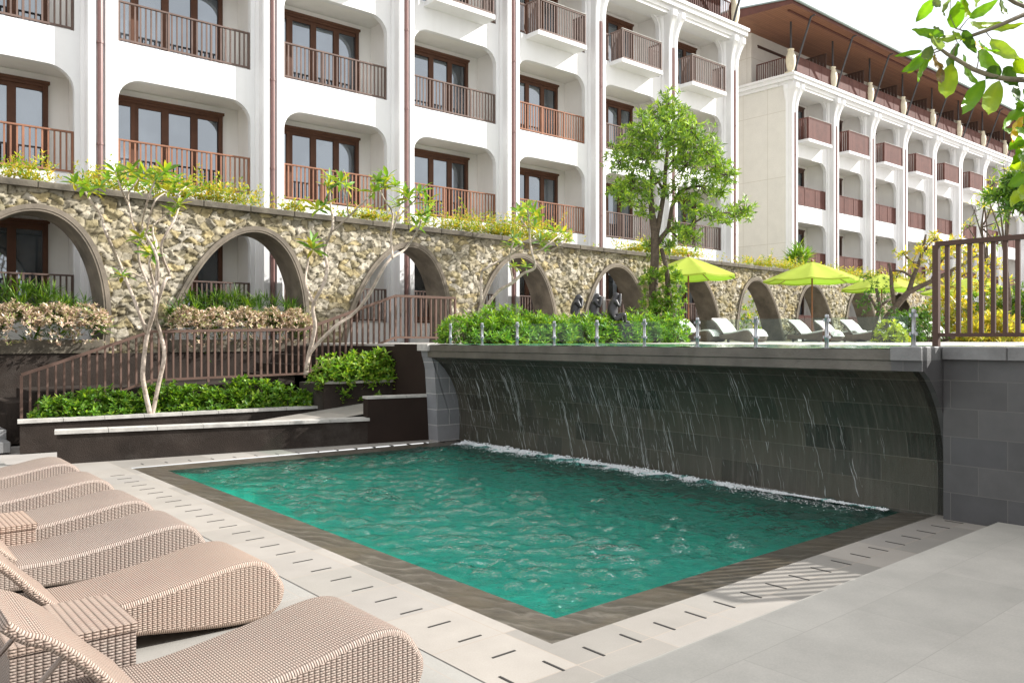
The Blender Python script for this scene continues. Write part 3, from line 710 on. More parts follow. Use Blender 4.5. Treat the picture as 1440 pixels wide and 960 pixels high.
def door_unit(parent_obj, w, h, mat):
    """timber door frame (the mesh) with its panes as children, four leaves"""
    m=MB(); m.box(0,w,-.06,.05,h-.11,h); m.box(0,w,-.02,.05,0,.08)
    m.box(-.03,w+.03,-.09,.05,h-.045,h+.02)
    n=4; lw=w/n
    m.box(0,.09,-.03,.05,0,h); m.box(w-.10,w,-.05,.05,0,h)
    for k in range(n):
        a=k*lw; m.box(a+.0,a+.085,-.015,.04,.08,h-.11); m.box(a+lw-.085,a+lw,-.018,.042,.08,h-.11)
        m.box(a+.08,a+lw-.08,-.012,.038,.08,.22); m.box(a+.08,a+lw-.08,-.012,.038,h-.2,h-.11)
    f=m.build('door_frame',mat,parent_obj); 
    g=MB(); g.add([(.06,.02,.1),(w-.06,.02,.1),(w-.06,.02,h-.15),(.06,.02,h-.15)],[(0,1,2,3)]); g.build('glass_pane',M['pane'],f)
    return f
def inst(src, parent, l, rz=0):
    c=copy_part(src,parent); c.location=l; c.rotation_euler=(0,0,rz); return c
childmap={}
def copy_part(src,parent):
    c=src.copy(); C.objects.link(c); c.parent=parent
    for ch in childmap.get(src.name,[]): d=ch.copy(); C.objects.link(d); d.parent=c
    return c
def once(src): childmap[src.name]=[x for x in bpy.data.objects if x.parent==src]; return src
def hide_proto(o):
    for ch in childmap.get(o.name,[]): bpy.data.objects.remove(ch)
    bpy.data.objects.remove(o)

def terrace_top(H, nb, x0, yf, zc, tag_, dens, left_end, roof_y=None, roof_x0=None, roof_x1=None):
    """cornice, vases with posts, terrace rail, struts, set back wall and roof above z = zc; all parts of H at origin"""
    x1=x0+PITCH*nb
    m=MB()
    for (o,z0,z1) in ((.40,-.58,-.46),(.46,-.46,-.30),(.58,-.30,-.12),(.65,-.12,0)):
        m.box(x0-.45-(o-.5)+(0 if left_end else .3),x1+.5+(o-.5)*.6,yf-o,yf+.3,zc+z0,zc+z1)
    if left_end:
        for (o,z0,z1) in ((.06,-.46,-.30),(.18,-.30,-.12),(.25,-.12,-.004)): m.box(x0-.39-o,x0-.3,yf+.3,yf+8,zc+z0,zc+z1)
    m.box(x0-.5,x1+.45,yf+.3,yf+8,zc-.2,zc-.005)
    loc(m.build('cornice',M['plaster'],H),H.location)
    # vases carrying thin posts
    vy=yf-.28
    vp=MB(); vp.box(-.2,.2,-.2,.2,0,.1); vp.lathe([(.13,.1),(.15,.16),(.2,.35),(.235,.62),(.21,.86),(.15,1.02),(.125,1.1),(.16,1.14),(.15,1.17)],(0,0,0),14)
    v0=once(vp.build('vase',M['vase'],H,smooth=45)); pp=MB(); pp.tube([(0,0,1.16),(0,0,2.62)],.045,8); p0=once(pp.build('post',M['black_metal'],H))
    sp=MB(); sp.tube([(0,-.58,-.02),(0,-1.40,2.30),(0,-1.62,2.37)],.045,8); s0=once(sp.build('strut',M['black_metal'],H))
    rl=once(rail_panel(PITCH-.42,.95,dens[0],dens[1],(0,.33,.66,1)).build('terrace_railing',M['rail_red'],H))
    dv=MB(); 
    for i in range(9): dv.box(-.02,.02,.18*i,.18*i+.15,0,1.75)
    dv.box(-.03,.03,0,1.62,1.72,1.78); d0=once(dv.build('divider_screen',M['rail_dark'],H))
    holder=bpy.data.objects.new('tmp',None); C.objects.link(holder)
    dr=door_unit(holder,2.9,2.15,M['rail_dark']); once(dr)
    for k in range(nb+1):
        x=x0+PITCH*k
        for src,l in ((v0,(x-XOFF,vy,zc)),(p0,(x-XOFF,vy,zc)),(s0,(x-.5,yf,zc-.02))):
            inst(src,H,Vector(l)-H.location)
        if k<nb:
            inst(rl,H,Vector((x+PITCH/2,vy,zc+.02))-H.location)
            inst(d0,H,Vector((x+PITCH/2+1.2,vy+.1,zc))-H.location)
            inst(dr,H,Vector((x+.5,yf+2.05,zc))-H.location)
    if left_end:
        m=rail_panel(1.7,.95,.12,.035,(0,1)); o=m.build('terrace_railing',M['rail_red'],H); o.location=Vector((x0-.1,vy+1.1,zc+.02))-H.location; o.rotation_euler=(0,0,PI/2)
    for q in (v0,p0,s0,rl,d0,dr): hide_proto(q)
    bpy.data.objects.remove(holder)
    m=MB(); m.box(x0-.05,x1+.3,yf+2.0,yf+9,zc,zc+2.95); loc(m.build('penthouse_wall',M['beige' if left_end else 'inner'],H),H.location)
    # roof: soffit, fascia, top
    rx0=(x0-2.4); rx1=x1+1.5; e0=yf-1.6; z=zc+2.34
    m=MB(); m.add([(rx0,e0,z),(rx1,e0,z),(rx1,yf+3.2,z+.42),(rx0,yf+3.2,z+.42),(rx1,yf+9,z+.42),(rx0,yf+9,z+.42)],[(0,3,2,1),(3,5,4,2)])
    loc(m.build('soffit',M['soffit'],H),H.location)
    m=MB(); 
    m.add([(rx0-.02,e0-.02,z-.02),(rx1,e0-.02,z-.02),(rx1,e0-.02,z+.2),(rx0-.02,e0-.02,z+.2),(rx0-.02,yf+1.6,z+.19),(rx0-.02,yf+1.6,z+.62),(rx0-.02,yf+9,z+.42),(rx0-.02,yf+9,z+.5)],[(0,1,2,3),(0,3,5,4),(4,5,7,6)])
    m.bar((rx0+.6,e0+.55,z+.02),(rx1,e0+.55,z+.02),.09,.07)
    loc(m.build('fascia',M['rail_red'],H),H.location)
    m=MB(); m.add([(rx0-.06,e0-.1,z+.16),(rx1,e0-.1,z+.16),(rx1,yf+1.6,z+.64),(rx0-.06,yf+1.6,z+.64),(rx1,yf+9,z+.52),(rx0-.06,yf+9,z+.52),(rx0-.06,e0-.1,z+.22),(rx1,e0-.1,z+.22),(rx1,yf+1.6,z+.7),(rx0-.06,yf+1.6,z+.7),(rx1,yf+9,z+.58),(rx0-.06,yf+9,z+.58)],
                  [(0,3,2,1),(3,5,4,2),(6,7,8,9),(9,8,10,11),(0,1,7,6),(0,6,9,3),(3,9,11,5)])
    m.tube([(rx0,e0-.1,z+.17),(rx1,e0-.1,z+.17)],.07,8)
    loc(m.build('roof',M['tower_roof'],H),H.location)

def hotel(H, nb, x0, yf, zoff, floors, zc, rails, dens, left_end, doormat, boxfrom):
    z_of=lambda f: 2.15+FH*f+zoff
    o=H.location
    wall_bays(nb,floors,z_of,yf,.16,x0,M['plaster'],H,o,zc-.3)
    recess(nb,floors,z_of,yf,.16,1.12,x0,H,o)
    m=MB(); m.box(x0,x0+PITCH*nb,yf+.02,yf+1.2,-.1,z_of(floors[0])); m.box(x0-.0,x0+PITCH*nb,yf+1.14,yf+12,-.1,zc-.25); loc(m.build('core_wall',M['inner'],H),o)
    # pilasters and pipes
    p0=once(pilaster(-.05,zc-.45).build('pilaster',M['plaster'],H,smooth=25))
    pm=MB(); pm.tube([(0,-.30,0),(0,-.30,zc-1.75)],.058,8)
    for z in np.arange(1.5,zc-2,2.2): pm.tube([(0,-.30,z),(0,-.30,z+.05)],.07,8)
    d0=once(pm.build('drainpipe',M['pipe'],H,smooth=40))
    for k in range(nb+1):
        for s in (p0,d0): inst(s,H,Vector((x0+PITCH*k,yf,0))-o)
    hide_proto(p0); hide_proto(d0)
    # doors
    holder=bpy.data.objects.new('tmp',None); C.objects.link(holder)
    dr=once(door_unit(holder,2.80,2.16,M[doormat]))
    protos={}
    for f in floors:
        for b in range(nb):
            cx=x0+PITCH*(b+.5)
            inst(dr,H,Vector((cx-HW-.06,yf+1.07,z_of(f)))-o)
            if f==3:
                if 'box' not in protos:
                    m=MB(); a,c=-1.15,.98
                    n=int((c-a)/dens[0])
                    for i in range(n+1): x=a+(c-a-dens[1])*i/n; m.box(x,x+dens[1],-.555,-.535,.02,.98)
                    m.box(a,c,-.57,-.52,.97,1.02); m.box(a,c,-.565,-.525,.02,.07)
                    for s in (a,c-.04):
                        for i in range(5): m.box(s+.006,s+.034,-.5+.1*i,-.5+.1*i+.06,.02,.98)
                        m.box(s,s+.04,-.55,.0,.97,1.02)
                    for x in (a,c-.05): m.box(x,x+.05,-.575,-.515,0,1.01)
                    protos['box']=m.build('balcony_box',M['rail_red' if left_end else 'rail_grey'],holder)
                    s=MB(); s.bbox(a-.03,c+.03,-.60,.02,-.14,.0,.01); s.build('floor_slab',M['plaster'],protos['box'])
                    s=MB(); s.bbox(a-.01,c+.01,-.59,-.51,1.022,1.04,.004); s.build('handrail',M['cap'],protos['box'])
                    once(protos['box'])
                    for sd,(u,w) in (('s1',(-HW,-1.16)),('s2',(.99,HW))):
                        m=MB()
                        m.box(u,w,-.02,.03,.93,.97); m.box(u,w,-.02,.02,.05,.09)
                        n=max(2,round((w-u)/.1))
                        for i in range(n): x=u+(w-u)*(i+.3)/n; m.box(x,x+.035,-.01,.012,.05,.95)
                        protos[sd]=once(m.build('balcony_railing',M['rail_grey'],holder))
                inst(protos['box'],H,Vector((cx,yf,z_of(f)-.02))-o); [inst(protos[q_],H,Vector((cx,yf+.05,z_of(f)))-o) for q_ in ('s1','s2')]
            else:
                mt=rails(f,b)
                if mt not in protos: protos[mt]=once(rail_panel(2*HW-.02,.93,dens[0],dens[1]).build('balcony_railing',M[mt],holder))
                inst(protos[mt],H,Vector((cx,yf+.06,z_of(f)))-o)
    for q in list(protos.values())+[dr]: hide_proto(q)
    bpy.data.objects.remove(holder)
    terrace_top(H,nb,x0,yf,zc,'',dens,left_end)

H1=empty('hotel_building',(14,19.5,0),0,'white hotel wing behind the stone arcade with brown balcony railings','building')
hotel(H1,7,.67,19.5,0,[0,1,2,3],14.3,lambda f,b: 'rail_grey' if (f==2 and b!=4) or (f==1 and b>4) or f==0 else 'rail_orange',(.118,.034),False,'frame',3)
m=MB(); 
for x,y in ((28.62,19.62),(28.78,19.72)): m.tube([(x,y,4),(x,y,13.9)],.055,8)
loc(m.build('drainpipe',M['pipe'],H1),H1.location)
PITCH=3.87; XOFF=.3
H2=empty('hotel_building',(50,20.7,0),0,'farther white hotel wing with cream side wall and timber eaves roof','building')
hotel(H2,10,34.8,20.7,-.25,[0,1,2,3],14.05,lambda f,b:'rail_red',(.095,.078),True,'rail_dark',0)
m=MB(); m.box(34.43,34.81,20.66,33,-.1,14.05-.28); loc(m.build('side_wall',M['beige'],H2),H2.location)
LB=empty('link_block',(32,25,0),0,'cream link block between the two hotel wings','building')
m=MB(); m.box(26,36,26.0,34,0,19.8); loc(m.build('wall',M['inner'],LB),LB.location)
m=MB(); m.box(25.8,36.2,25.8,34,19.8,20.1); loc(m.build('parapet',M['plaster'],LB),LB.location)

# ------------------------------------------------------------------ foreground loungers and tables
def smooth_curve(pts, n):
    """Catmull-Rom through 2-D points"""
    P=[np.array(p,float) for p in pts]; P=[2*P[0]-P[1]]+P+[2*P[-1]-P[-2]]; out=[]
    for i in range(1,len(P)-2):
        for k in range(n):
            t=k/n; a,b,c,d=P[i-1],P[i],P[i+1],P[i+2]
            out.append(.5*((2*b)+(-a+c)*t+(2*a-5*b+4*c-d)*t*t+(-a+3*b-3*c+d)*t**3))
    out.append(P[-2]); return out
def slab_loft(top, wid, rnd, th_or_bottom, name, mat, parent):
    """closed body: outline polygon in XZ (top then bottom) extruded in Y, with rounded edges and metre UVs"""
    m=MB(); m.uv=[]
    ol=top; n=len(ol); L=[0]
    for a,b in zip(ol,ol[1:]+ol[:1]): L.append(L[-1]+float(np.hypot(*(np.array(b)-a))))
    cen=np.mean(ol,axis=0)
    # normals of outline (pointing out)
    nr=[]
    for i in range(n):
        d=np.array(ol[(i+1)%n])-ol[i-1]; d=d/(np.hypot(*d)+1e-9); nr.append(np.array([d[1],-d[0]]))
    area=sum(ol[i][0]*ol[(i+1)%n][1]-ol[(i+1)%n][0]*ol[i][1] for i in range(n)); sgn=1 if area>0 else -1
    lv=[(-wid/2,rnd)]+[(-wid/2+rnd*(1-math.cos(a)),rnd*(1-math.sin(a))) for a in (PI/6,PI/3,PI/2)]
    lv+= [(-y,i) for y,i in reversed(lv)]
    for y,ins in lv:
        for i in range(n): p=np.array(ol[i])-sgn*nr[i]*ins; m.v.append((float(p[0]),y,float(p[1])))
    vs=[]; acc=[]
    for j in range(len(lv)-1):
        for i in range(n):
            k=(i+1)%n; q=(j*n+i,j*n+k,(j+1)*n+k,(j+1)*n+i)
            if sgn<0: q=q[::-1]; uvq=[((L[i]),lv[j+1][0]),((L[i+1]),lv[j+1][0]),((L[i+1]),lv[j][0]),((L[i]),lv[j][0])]
            else: uvq=[(L[i],lv[j][0]),(L[i+1],lv[j][0]),(L[i+1],lv[j+1][0]),(L[i],lv[j+1][0])]
            m.f.append(q); m.uv+=[(b_,a_) for a_,b_ in uvq]
    base=tuple(range(n)); topf=tuple(range((len(lv)-1)*n,len(lv)*n))
    if sgn>0: base_o,top_o=base[::-1],topf[::-1]; base_o=base; 
    f1=base if sgn>0 else base[::-1]; f2=topf[::-1] if sgn>0 else topf
    for f in (f1,f2):
        m.f.append(f); m.uv+=[(m.v[i][0],m.v[i][2]) for i in f]
    return m.build(name,mat,parent,smooth=40)
def make_lounger(label, group, wick='wicker', cushion=False):
    e=empty('sun_lounger',(0,0,0),0,label,'sun lounger',group)
    top=smooth_curve([(-1.75,.27),(-1.2,.262),(-.95,.272),(-.6,.325),(-.35,.372),(-.2,.378),(-.1,.34),(-.03,.25),(-.0,.17),(-.03,.08),(-.12,.02),(-.3,.012),(-.6,.045),(-.9,.085),(-1.3,.1),(-1.75,.1)],4)
    slab_loft([tuple(p) for p in top],.66,.028,None,'seat_base',M[wick],e)
    # backrest: curved thin panel
    bt=smooth_curve([(-1.2,.30),(-1.32,.42),(-1.45,.57),(-1.56,.665),(-1.63,.70),(-1.69,.755)],4)
    ol=[tuple(p) for p in bt]; und=[]
    for i,p in enumerate(bt):
        d=bt[min(i+1,len(bt)-1)]-bt[max(i-1,0)]; d=d/np.hypot(*d); und.append((p[0]-d[1]*.035*-1*-1,p[1]-.035*abs(d[0])-.01))
    slab_loft(ol+und[::-1],.66,.014,None,'backrest',M[wick],e)
    for s in (-1,1):
        m=MB(); m.tube([(-1.50,s*.27,.585),(-1.58,s*.27,.5),(-1.92,s*.27,.14)],.011,8); m.lathe([(.016,-.012),(.016,.012)],(-1.5,s*.27,.58),8)
        m.build('support_rod',M['rod' if not cushion else 'black_metal'],e,smooth=40)
    m=MB(); m.tube([(-1.22,-.31,.285),(-1.22,.31,.285)],.014,8); m.build('hinge_bar',M[wick],e,smooth=40) if False else None
    for x in (-1.55,):
        for s in (-1,1):
            m=MB(); m.bbox(x-.03,x+.03,s*.25-.03,s*.25+.03,0,.12,.005); m.build('leg',M[wick] if False else M['black_metal'],e)
    if cushion:
        tp=[(-1.19,.315),(-.95,.325),(-.6,.38),(-.35,.428),(-.15,.42),(-.02,.33),(.06,.2),(.045,.19),(-.05,.27),(-.16,.36),(-.35,.372),(-.6,.325),(-.95,.273),(-1.19,.263)]
        slab_loft(tp,.60,.02,None,'seat_cushion',M['towel'],e)
        tp=[(-1.2,.34),(-1.45,.62),(-1.70,.80),(-1.72,.77),(-1.47,.575),(-1.2,.30)]
        slab_loft(tp[::-1],.60,.015,None,'back_cushion',M['towel'],e)
    return e
LY=[3.50,5.00,6.25,7.38,8.66,9.95]
LL=['rattan sun lounger nearest the viewer, beside the square table','second rattan sun lounger, behind the square table, its raised backrest near the left','third rattan sun lounger, in front of the small cut off table','fourth rattan sun lounger in the row, just beyond the small table','fifth rattan sun lounger in the row, next to last before the low wall','farthest rattan sun lounger of the row, closest to the low wall']
proto=make_lounger('x','rattan sun loungers in a row by the pool')
for k,y in enumerate(LY):
    o=proto if k==0 else copy_tree(proto)
    o.location=(2.165+random.uniform(-.02,.02)*(k>0),y,0); o['label']=LL[k]; o.rotation_euler=(0,0,R([0,.5,-.8,.7,.3,-.5][k]))
def side_table(x,y,label):
    e=empty('side_table',(x,y,0),0,label,'side table','square rattan side tables')
    m=MB(); m.uv=[]; w=.25
    def boxuv(x0,x1,y0,y1,z0,z1):
        n0=len(m.v); m.box(x0,x1,y0,y1,z0,z1)
        m.f=m.f
        for f in m.f[-6:]:
            P=[m.v[i] for i in f]; xs_={p[0] for p in P}; ys_={p[1] for p in P}
            for p in P: m.uv.append((p[0],p[1]) if len(xs_)>1 and len(ys_)>1 else ((p[0],p[2]) if len(xs_)>1 else (p[1],p[2])))
    boxuv(-w,w,-.26,.26,.03,.36); m.build('box_body',M['wicker_box'],e)
    m=MB(); m.uv=[]; boxuv(-w-.008,w+.008,-.268,.268,.362,.40); m.build('table_top',M['wicker_box'],e)
    return e
side_table(.85,4.22,'square rattan table between the two nearest loungers')
side_table(.90,6.80-.0,'square rattan table between the third and fourth loungers, cut off by the left edge') 

# ------------------------------------------------------------------ terrace loungers and parasols
tl=make_lounger('x','cushioned loungers on the upper terrace','wicker_dark',True)
spots=[((985,22.3),'cushioned lounger under the nearest parasol, raised back beside the pole'),((1040,21.4),'cushioned lounger with only its rounded foot showing right of the nearest parasol'),
       ((1150,23.5),'cushioned lounger left of the second parasol pole'),((1188,24.0),'cushioned lounger right of the second parasol pole'),((1222,23.2),'cushioned lounger beside the clipped dwarf tree'),
       ((1275,25.),'cushioned lounger in front of the gnarled tree'),((1300,25.5),'cushioned lounger just left of the end post of the brown railing'),((1345,26),'cushioned lounger seen through the left bars of the brown railing'),((1385,26.5),'cushioned lounger seen through the right bars of the brown railing')]
for k,((px,D),lb) in enumerate(spots):
    o=tl if k==0 else copy_tree(tl); p=atD(px,476,D); o.location=(p.x,p.y-.6,1.6); o.scale=(.86,.9,.82); o.rotation_euler=(0,0,R(-90+random.uniform(-4,4)-8)); o['label']=lb
def parasol(rad=1.5):
    e=empty('parasol',(0,0,0),0,'x','parasol','lime green parasols on the upper terrace')
    m=MB(); m.lathe([(.26,0),(.26,.06),(.06,.08),(.05,.3),(.03,.31)],(0,0,0),20); m.build('base',M['black_metal'],e,smooth=40)
    m=MB(); m.tube([(0,0,.05),(0,0,2.62)],.026,10); m.lathe([(.045,0),(.045,.08)],(0,0,2.25),10); m.build('pole',M['teak'],e,smooth=40)
    m=MB(); vs=[]; nr,na=9,64
    for j in range(nr):
        t_=j/(nr-1)
        for i in range(na):
            a=2*PI*i/na; k8=(a/(2*PI)*8)%1; rib=abs(k8-.5)*2   # 1 at rib, 0 between
            rr_=rad*t_*(math.cos(PI/8)/math.cos((k8-.5)*PI/4))
            z=2.62-.60*t_**1.1-.055*(1-rib**1.6)*t_*(1-t_*.2)
            vs.append((rr_*math.cos(a),rr_*math.sin(a),z))
    fs=[(j*na+i,j*na+(i+1)%na,(j+1)*na+(i+1)%na,(j+1)*na+i) for j in range(nr-1) for i in range(na)]
    m.add(vs,[f[::-1] for f in fs])
    for i in range(na): # hem
        a=vs[(nr-1)*na+i]; b=vs[(nr-1)*na+(i+1)%na]; m.add([a,b,(b[0],b[1],b[2]-.05),(a[0],a[1],a[2]-.05)],[(3,2,1,0)])
    m.build('canopy',M['canvas'],e,smooth=50)
    m=MB(); m.lathe([(.03,0),(.05,.03),(.03,.07),(.0,.1)],(0,0,2.62),10); m.build('finial',M['teak'],e,smooth=40)
    for i in range(8):
        a=2*PI*(i)/8; m=MB(); c,s=math.cos(a),math.sin(a)
        m.bar((0,0,2.56),(c*rad*.98,s*rad*.98,1.975),.02,.02); m.bar((c*.04,s*.04,2.25),(c*rad*.5,s*rad*.5,2.32),.016,.016); m.build('rib',M['teak'],e)
    return e
pz=parasol()
for k,(px,D,s,rz,lb) in enumerate([(968,25.0,1.0,.2,'lime green parasol nearest the tall tree, in front of the stone arches'),(1142,26.6,1.03,.5,'second lime green parasol, between two stone arches'),
        (1240,31.5,1.05,.1,'third lime green parasol, half behind the gnarled tree'),(1362,31,1.1,.4,'lime green parasol seen through the bars of the brown railing')]):
    o=pz if k==0 else copy_tree(pz); p=atD(px,476,D); o.location=(p.x,p.y,1.6); o.rotation_euler=(0,0,rz); o.scale=(s,s,1 if k<3 else .93); o['label']=lb

# ------------------------------------------------------------------ three seated monkey statues (skinned bodies)
def statue(label, px, D, hand, rz):
    me=bpy.data.meshes.new('monkey_statue'); 
    V=[(0,0,.14),(0,.0,.30),(.0,.03,.46),(0,.06,.60),(.0,.09,.70),(.0,.13,.80),   # pelvis, belly, chest, neck, head, crown
       (.11,.05,.56),(.17,.14,.42),(.05 if hand!='ear' else .10,.2,.70+{'ear':.02,'eye':.06,'mouth':-.02}[hand]),
       (-.11,.05,.56),(-.17,.14,.42),(-.05 if hand!='ear' else -.10,.2,.70+{'ear':.02,'eye':.06,'mouth':-.02}[hand]),
       (.12,.06,.12),(.16,.28,.26),(.13,.30,.05),(.13,.42,.03),(-.12,.06,.12),(-.16,.28,.26),(-.13,.30,.05),(-.13,.42,.03),(0,.21,.70)]
    E=[(0,1),(1,2),(2,3),(3,4),(4,5),(3,6),(6,7),(7,8),(3,9),(9,10),(10,11),(0,12),(12,13),(13,14),(14,15),(0,16),(16,17),(17,18),(18,19),(4,20)]
    rad=[.15,.15,.135,.075,.105,.06,.06,.045,.038,.06,.045,.038,.085,.065,.045,.04,.085,.065,.045,.04,.05]
    me.from_pydata([Vector(v) for v in V],E,[]); o=bpy.data.objects.new('tmp_statue',me); C.objects.link(o)
    md=o.modifiers.new('s','SKIN'); 
    for i,sv in enumerate(me.skin_vertices[0].data): sv.radius=(rad[i],rad[i]); sv.use_root=(i==0)
    o.modifiers.new('b','SUBSURF').levels=2
    dg=bpy.context.evaluated_depsgraph_get(); nm=bpy.data.meshes.new_from_object(o.evaluated_get(dg)); bpy.data.objects.remove(o)
    nm.shade_smooth(); nm.materials.clear(); nm.materials.append(M['statue'])
    e=empty('monkey_statue',(0,0,0),rz,label,'statue','three seated monkey statues'); 
    b=bpy.data.objects.new('body',nm); C.objects.link(b); b.parent=e; b.location=(0,0,.5)
    m=MB(); m.bbox(-.2,.2,-.15,.5,0,.5,.02); m.build('pedestal',M['statue'],e)
    m=MB()
    for s in (-1,1): m.lathe([(.0,-.008),(.035,-.006),(.04,0),(.035,.006),(0,.008)],(0,0,0),8)
    p=atD(px,476,D); e.location=(p.x,p.y,1.58); e.scale=(.88,.88,.9); return e
statue('leftmost black seated monkey statue holding hands to its mouth',808,18.9,'mouth',R(-120))
statue('middle black seated monkey statue with hands raised to its head',834,18.6,'ear',R(-125))
statue('rightmost black seated monkey statue shading its eyes, knee drawn up',861,18.2,'eye',R(-120))
# ------------------------------------------------------------------ vegetation
def nrm(a): return a/(np.linalg.norm(a,axis=-1,keepdims=True)+1e-9)
def leaf_mesh(name, B, D, N, L, W, col, mat, parent=None, fold=.18, droop=.0, rows=2):
    """B base points, D directions, N upward normals, L lengths, W widths (arrays); every leaf a folded blade"""
    B=np.asarray(B,float); D=nrm(np.asarray(D,float)); N=np.asarray(N,float); S=nrm(np.cross(D,N)); N=nrm(np.cross(S,D)); n=len(B)
    L=np.broadcast_to(L,(n,))[:,None]; W=np.broadcast_to(W,(n,))[:,None]
    if rows==2: prof=[(0,.0),(.5,1),(1,0)]
    elif rows==3: prof=[(0,.05),(.35,.85),(.7,.85),(1,0.02)]
    else: prof=[(0,.06),(.15,.42),(.35,.82),(.55,1.),(.75,.86),(.9,.5),(1,.03)]
    V=[];k=len(prof)
    for t_,w in prof:
        c=B+D*L*t_-N*L*droop*t_*t_; V+= [c-S*W*w*.5+N*W*fold*w, c, c+S*W*w*.5+N*W*fold*w]
    V=np.stack(V,1).reshape(-1,3); base=(np.arange(n)*3*k)[:,None]
    q=[]
    for r in range(k-1):
        a=3*r; q+=[[a,a+1,a+4,a+3],[a+1,a+2,a+5,a+4]]
    F=(base[:,None,:]+np.array(q)[None]).reshape(-1,4)
    c4=np.concatenate([col,np.ones((n,1))],1).repeat(3*k,0)
    return npmesh(name,V,F,mat,parent,col=c4,smooth=rows>2)
def palette(n, cols, var=.28):
    P=np.array(cols); c=P[rng.integers(0,len(P),n)]*(1+rng.uniform(-var,var,(n,1))); return np.clip(c,0.003,1)
def rosettes(P, A, n, L, W, spread=(.6,1.5), jl=.42):
    """whorls of n leaves at points P with axes A"""
    P=np.asarray(P,float); A=nrm(np.asarray(A,float)); m=len(P); Bs=[];Ds=[];Ns=[]
    ref=np.where(np.abs(A[:,2:3])<.9,np.array([[0,0,1.]]),np.array([[1.,0,0]])); U=nrm(np.cross(A,ref)); Vv=np.cross(A,U)
    a0=rng.uniform(0,6.28,m)
    for k in range(n):
        a=a0+k*2.39996+rng.normal(0,.2,m); th=spread[0]+(spread[1]-spread[0])*((k+.5)/n)+rng.normal(0,.12,m)
        rad=U*np.cos(a)[:,None]+Vv*np.sin(a)[:,None]
        Ds.append(A*np.cos(th)[:,None]+rad*np.sin(th)[:,None]); Ns.append(A*np.sin(th)[:,None]-rad*np.cos(th)[:,None]); Bs.append(P-A*(.02*k/n))
    B=np.concatenate(Bs);D=np.concatenate(Ds);N=np.concatenate(Ns)
    return B,D,N,L*(1+rng.uniform(-jl,jl,len(B))),W*(1+rng.uniform(-.2,.2,len(B)))
GREENS=[(.07,.17,.018),(.10,.22,.02),(.05,.12,.02),(.15,.27,.03),(.08,.19,.025)]
LIME=[(.2,.36,.03),(.14,.3,.025),(.28,.42,.04),(.1,.24,.02)]
YEL=[(.55,.5,.05),(.62,.54,.07),(.42,.45,.05),(.3,.38,.05),(.6,.42,.05)]

# --- shrubs: bushes made of many leafy shoots
def bush_points(n, boxes):
    """points in ellipsoids (cx,cy,cz,rx,ry,rz), biased to the surface"""
    out=[];ax=[]
    for i in range(n):
        cx,cy,cz,rx,ry,rz=boxes[rng.integers(len(boxes))]
        d=rng.normal(size=3); d[2]=abs(d[2])*1. if rng.random()<.8 else d[2]; d/=np.linalg.norm(d); r=rng.uniform(.55,1.05)**.6
        out.append((cx+d[0]*rx*r,cy+d[1]*ry*r,cz+d[2]*rz*r)); ax.append((d[0]*.5+rng.normal(0,.25),d[1]*.5+rng.normal(0,.25),abs(d[2])+.4))
    return np.array(out),np.array(ax)
def shrub(name,label,cat,boxes,n,nl,L,W,cols,group=None,mat='leaf',spread=(.5,1.5),stems=True,kind=None):
    P,A=bush_points(n,boxes); B,D,N,Ls,Ws=rosettes(P,A,nl,L,W,spread)
    e=empty(name,(boxes[0][0],boxes[0][1],boxes[0][2]-boxes[0][5]*.2),0,label,cat,group,kind); off=np.array(e.location)
    leaf_mesh('foliage',B-off,D,N,Ls,Ws,palette(len(B),cols),M[mat],e,droop=.1)
    if stems:
        m=MB()
        for i in range(0,n,max(1,n//60)):
            p=Vector(P[i]); bx=min(boxes,key=lambda q:(q[0]-p.x)**2+(q[1]-p.y)**2); b=Vector((bx[0]+(p.x-bx[0])*.4,bx[1]+(p.y-bx[1])*.4,bx[2]-.05)); m.tube([b-Vector(off),(b+p)/2-Vector(off)+Vector((0,0,.04)),p-Vector(off)],[.008,.006,.003],4,False)
        m.build('stems',M['bark'],e)
    return e
# front planter hedge: separate bushes side by side
def row(px0,px1,ytop,D0,D1,n,zb,rx,ry,seedj=.05):
    out=[]
    for k in range(n):
        u=(k+.5)/n; px=px0+(px1-px0)*u; D=D0+(D1-D0)*u; p=atD(px,476,D); ty=ytop[0]+(ytop[1]-ytop[0])*u+rng.normal(0,7)
        zt=EYE+(HY-ty)/F_*D; out.append((p.x,p.y,zb,rx,ry,max(.2,zt-zb)))
    return out
bl=row(75,425,(553,531),12.7,14.7,8,.45,.46,.26)
words=['leftmost','second','third','fourth','fifth','sixth','seventh','eighth']
for k,b in enumerate(bl):
    shrub('leafy_shrub',f'{words[k]} glossy green shrub from the left in the long planter',"shrub",[b,(b[0]+.25,b[1]-.1,b[2],.3,.25,b[5]*.8),(b[0]-.2,b[1]+.12,b[2],.3,.25,b[5]*.9)],240,8,.085,.045,LIME+GREENS[:2],'shrubs in the long planter')
bl=row(452,592,(500,488),14.4,15.3,4,.92,.46,.32)
for k,b in enumerate(bl):
    shrub('leafy_shrub',f'{words[k]} bright green shrub from the left in the raised planter','shrub',[b,(b[0]+.2,b[1],b[2],.3,.3,b[5]*.9)],240,8,.1,.045,LIME+[(.3,.4,.06)],'shrubs in the raised planter')
# terrace bed in front of the arcade, left of the tree
bl=row(640,935,(436,440),15.6,19.5,9,1.6,.6,.45)
words+=['ninth','tenth']
for k,b in enumerate(bl):
    shrub('terrace_shrub',f'{words[k]} feathery green shrub from the left behind the glass fence','shrub',[b,(b[0]+.3,b[1]-.3,b[2],.5,.4,b[5]*.8),(b[0]-.3,b[1]-.2,b[2],.5,.4,b[5]*.85)],230,9,.13,.035,LIME+[(.1,.26,.03)],'shrubs on the terrace bed')
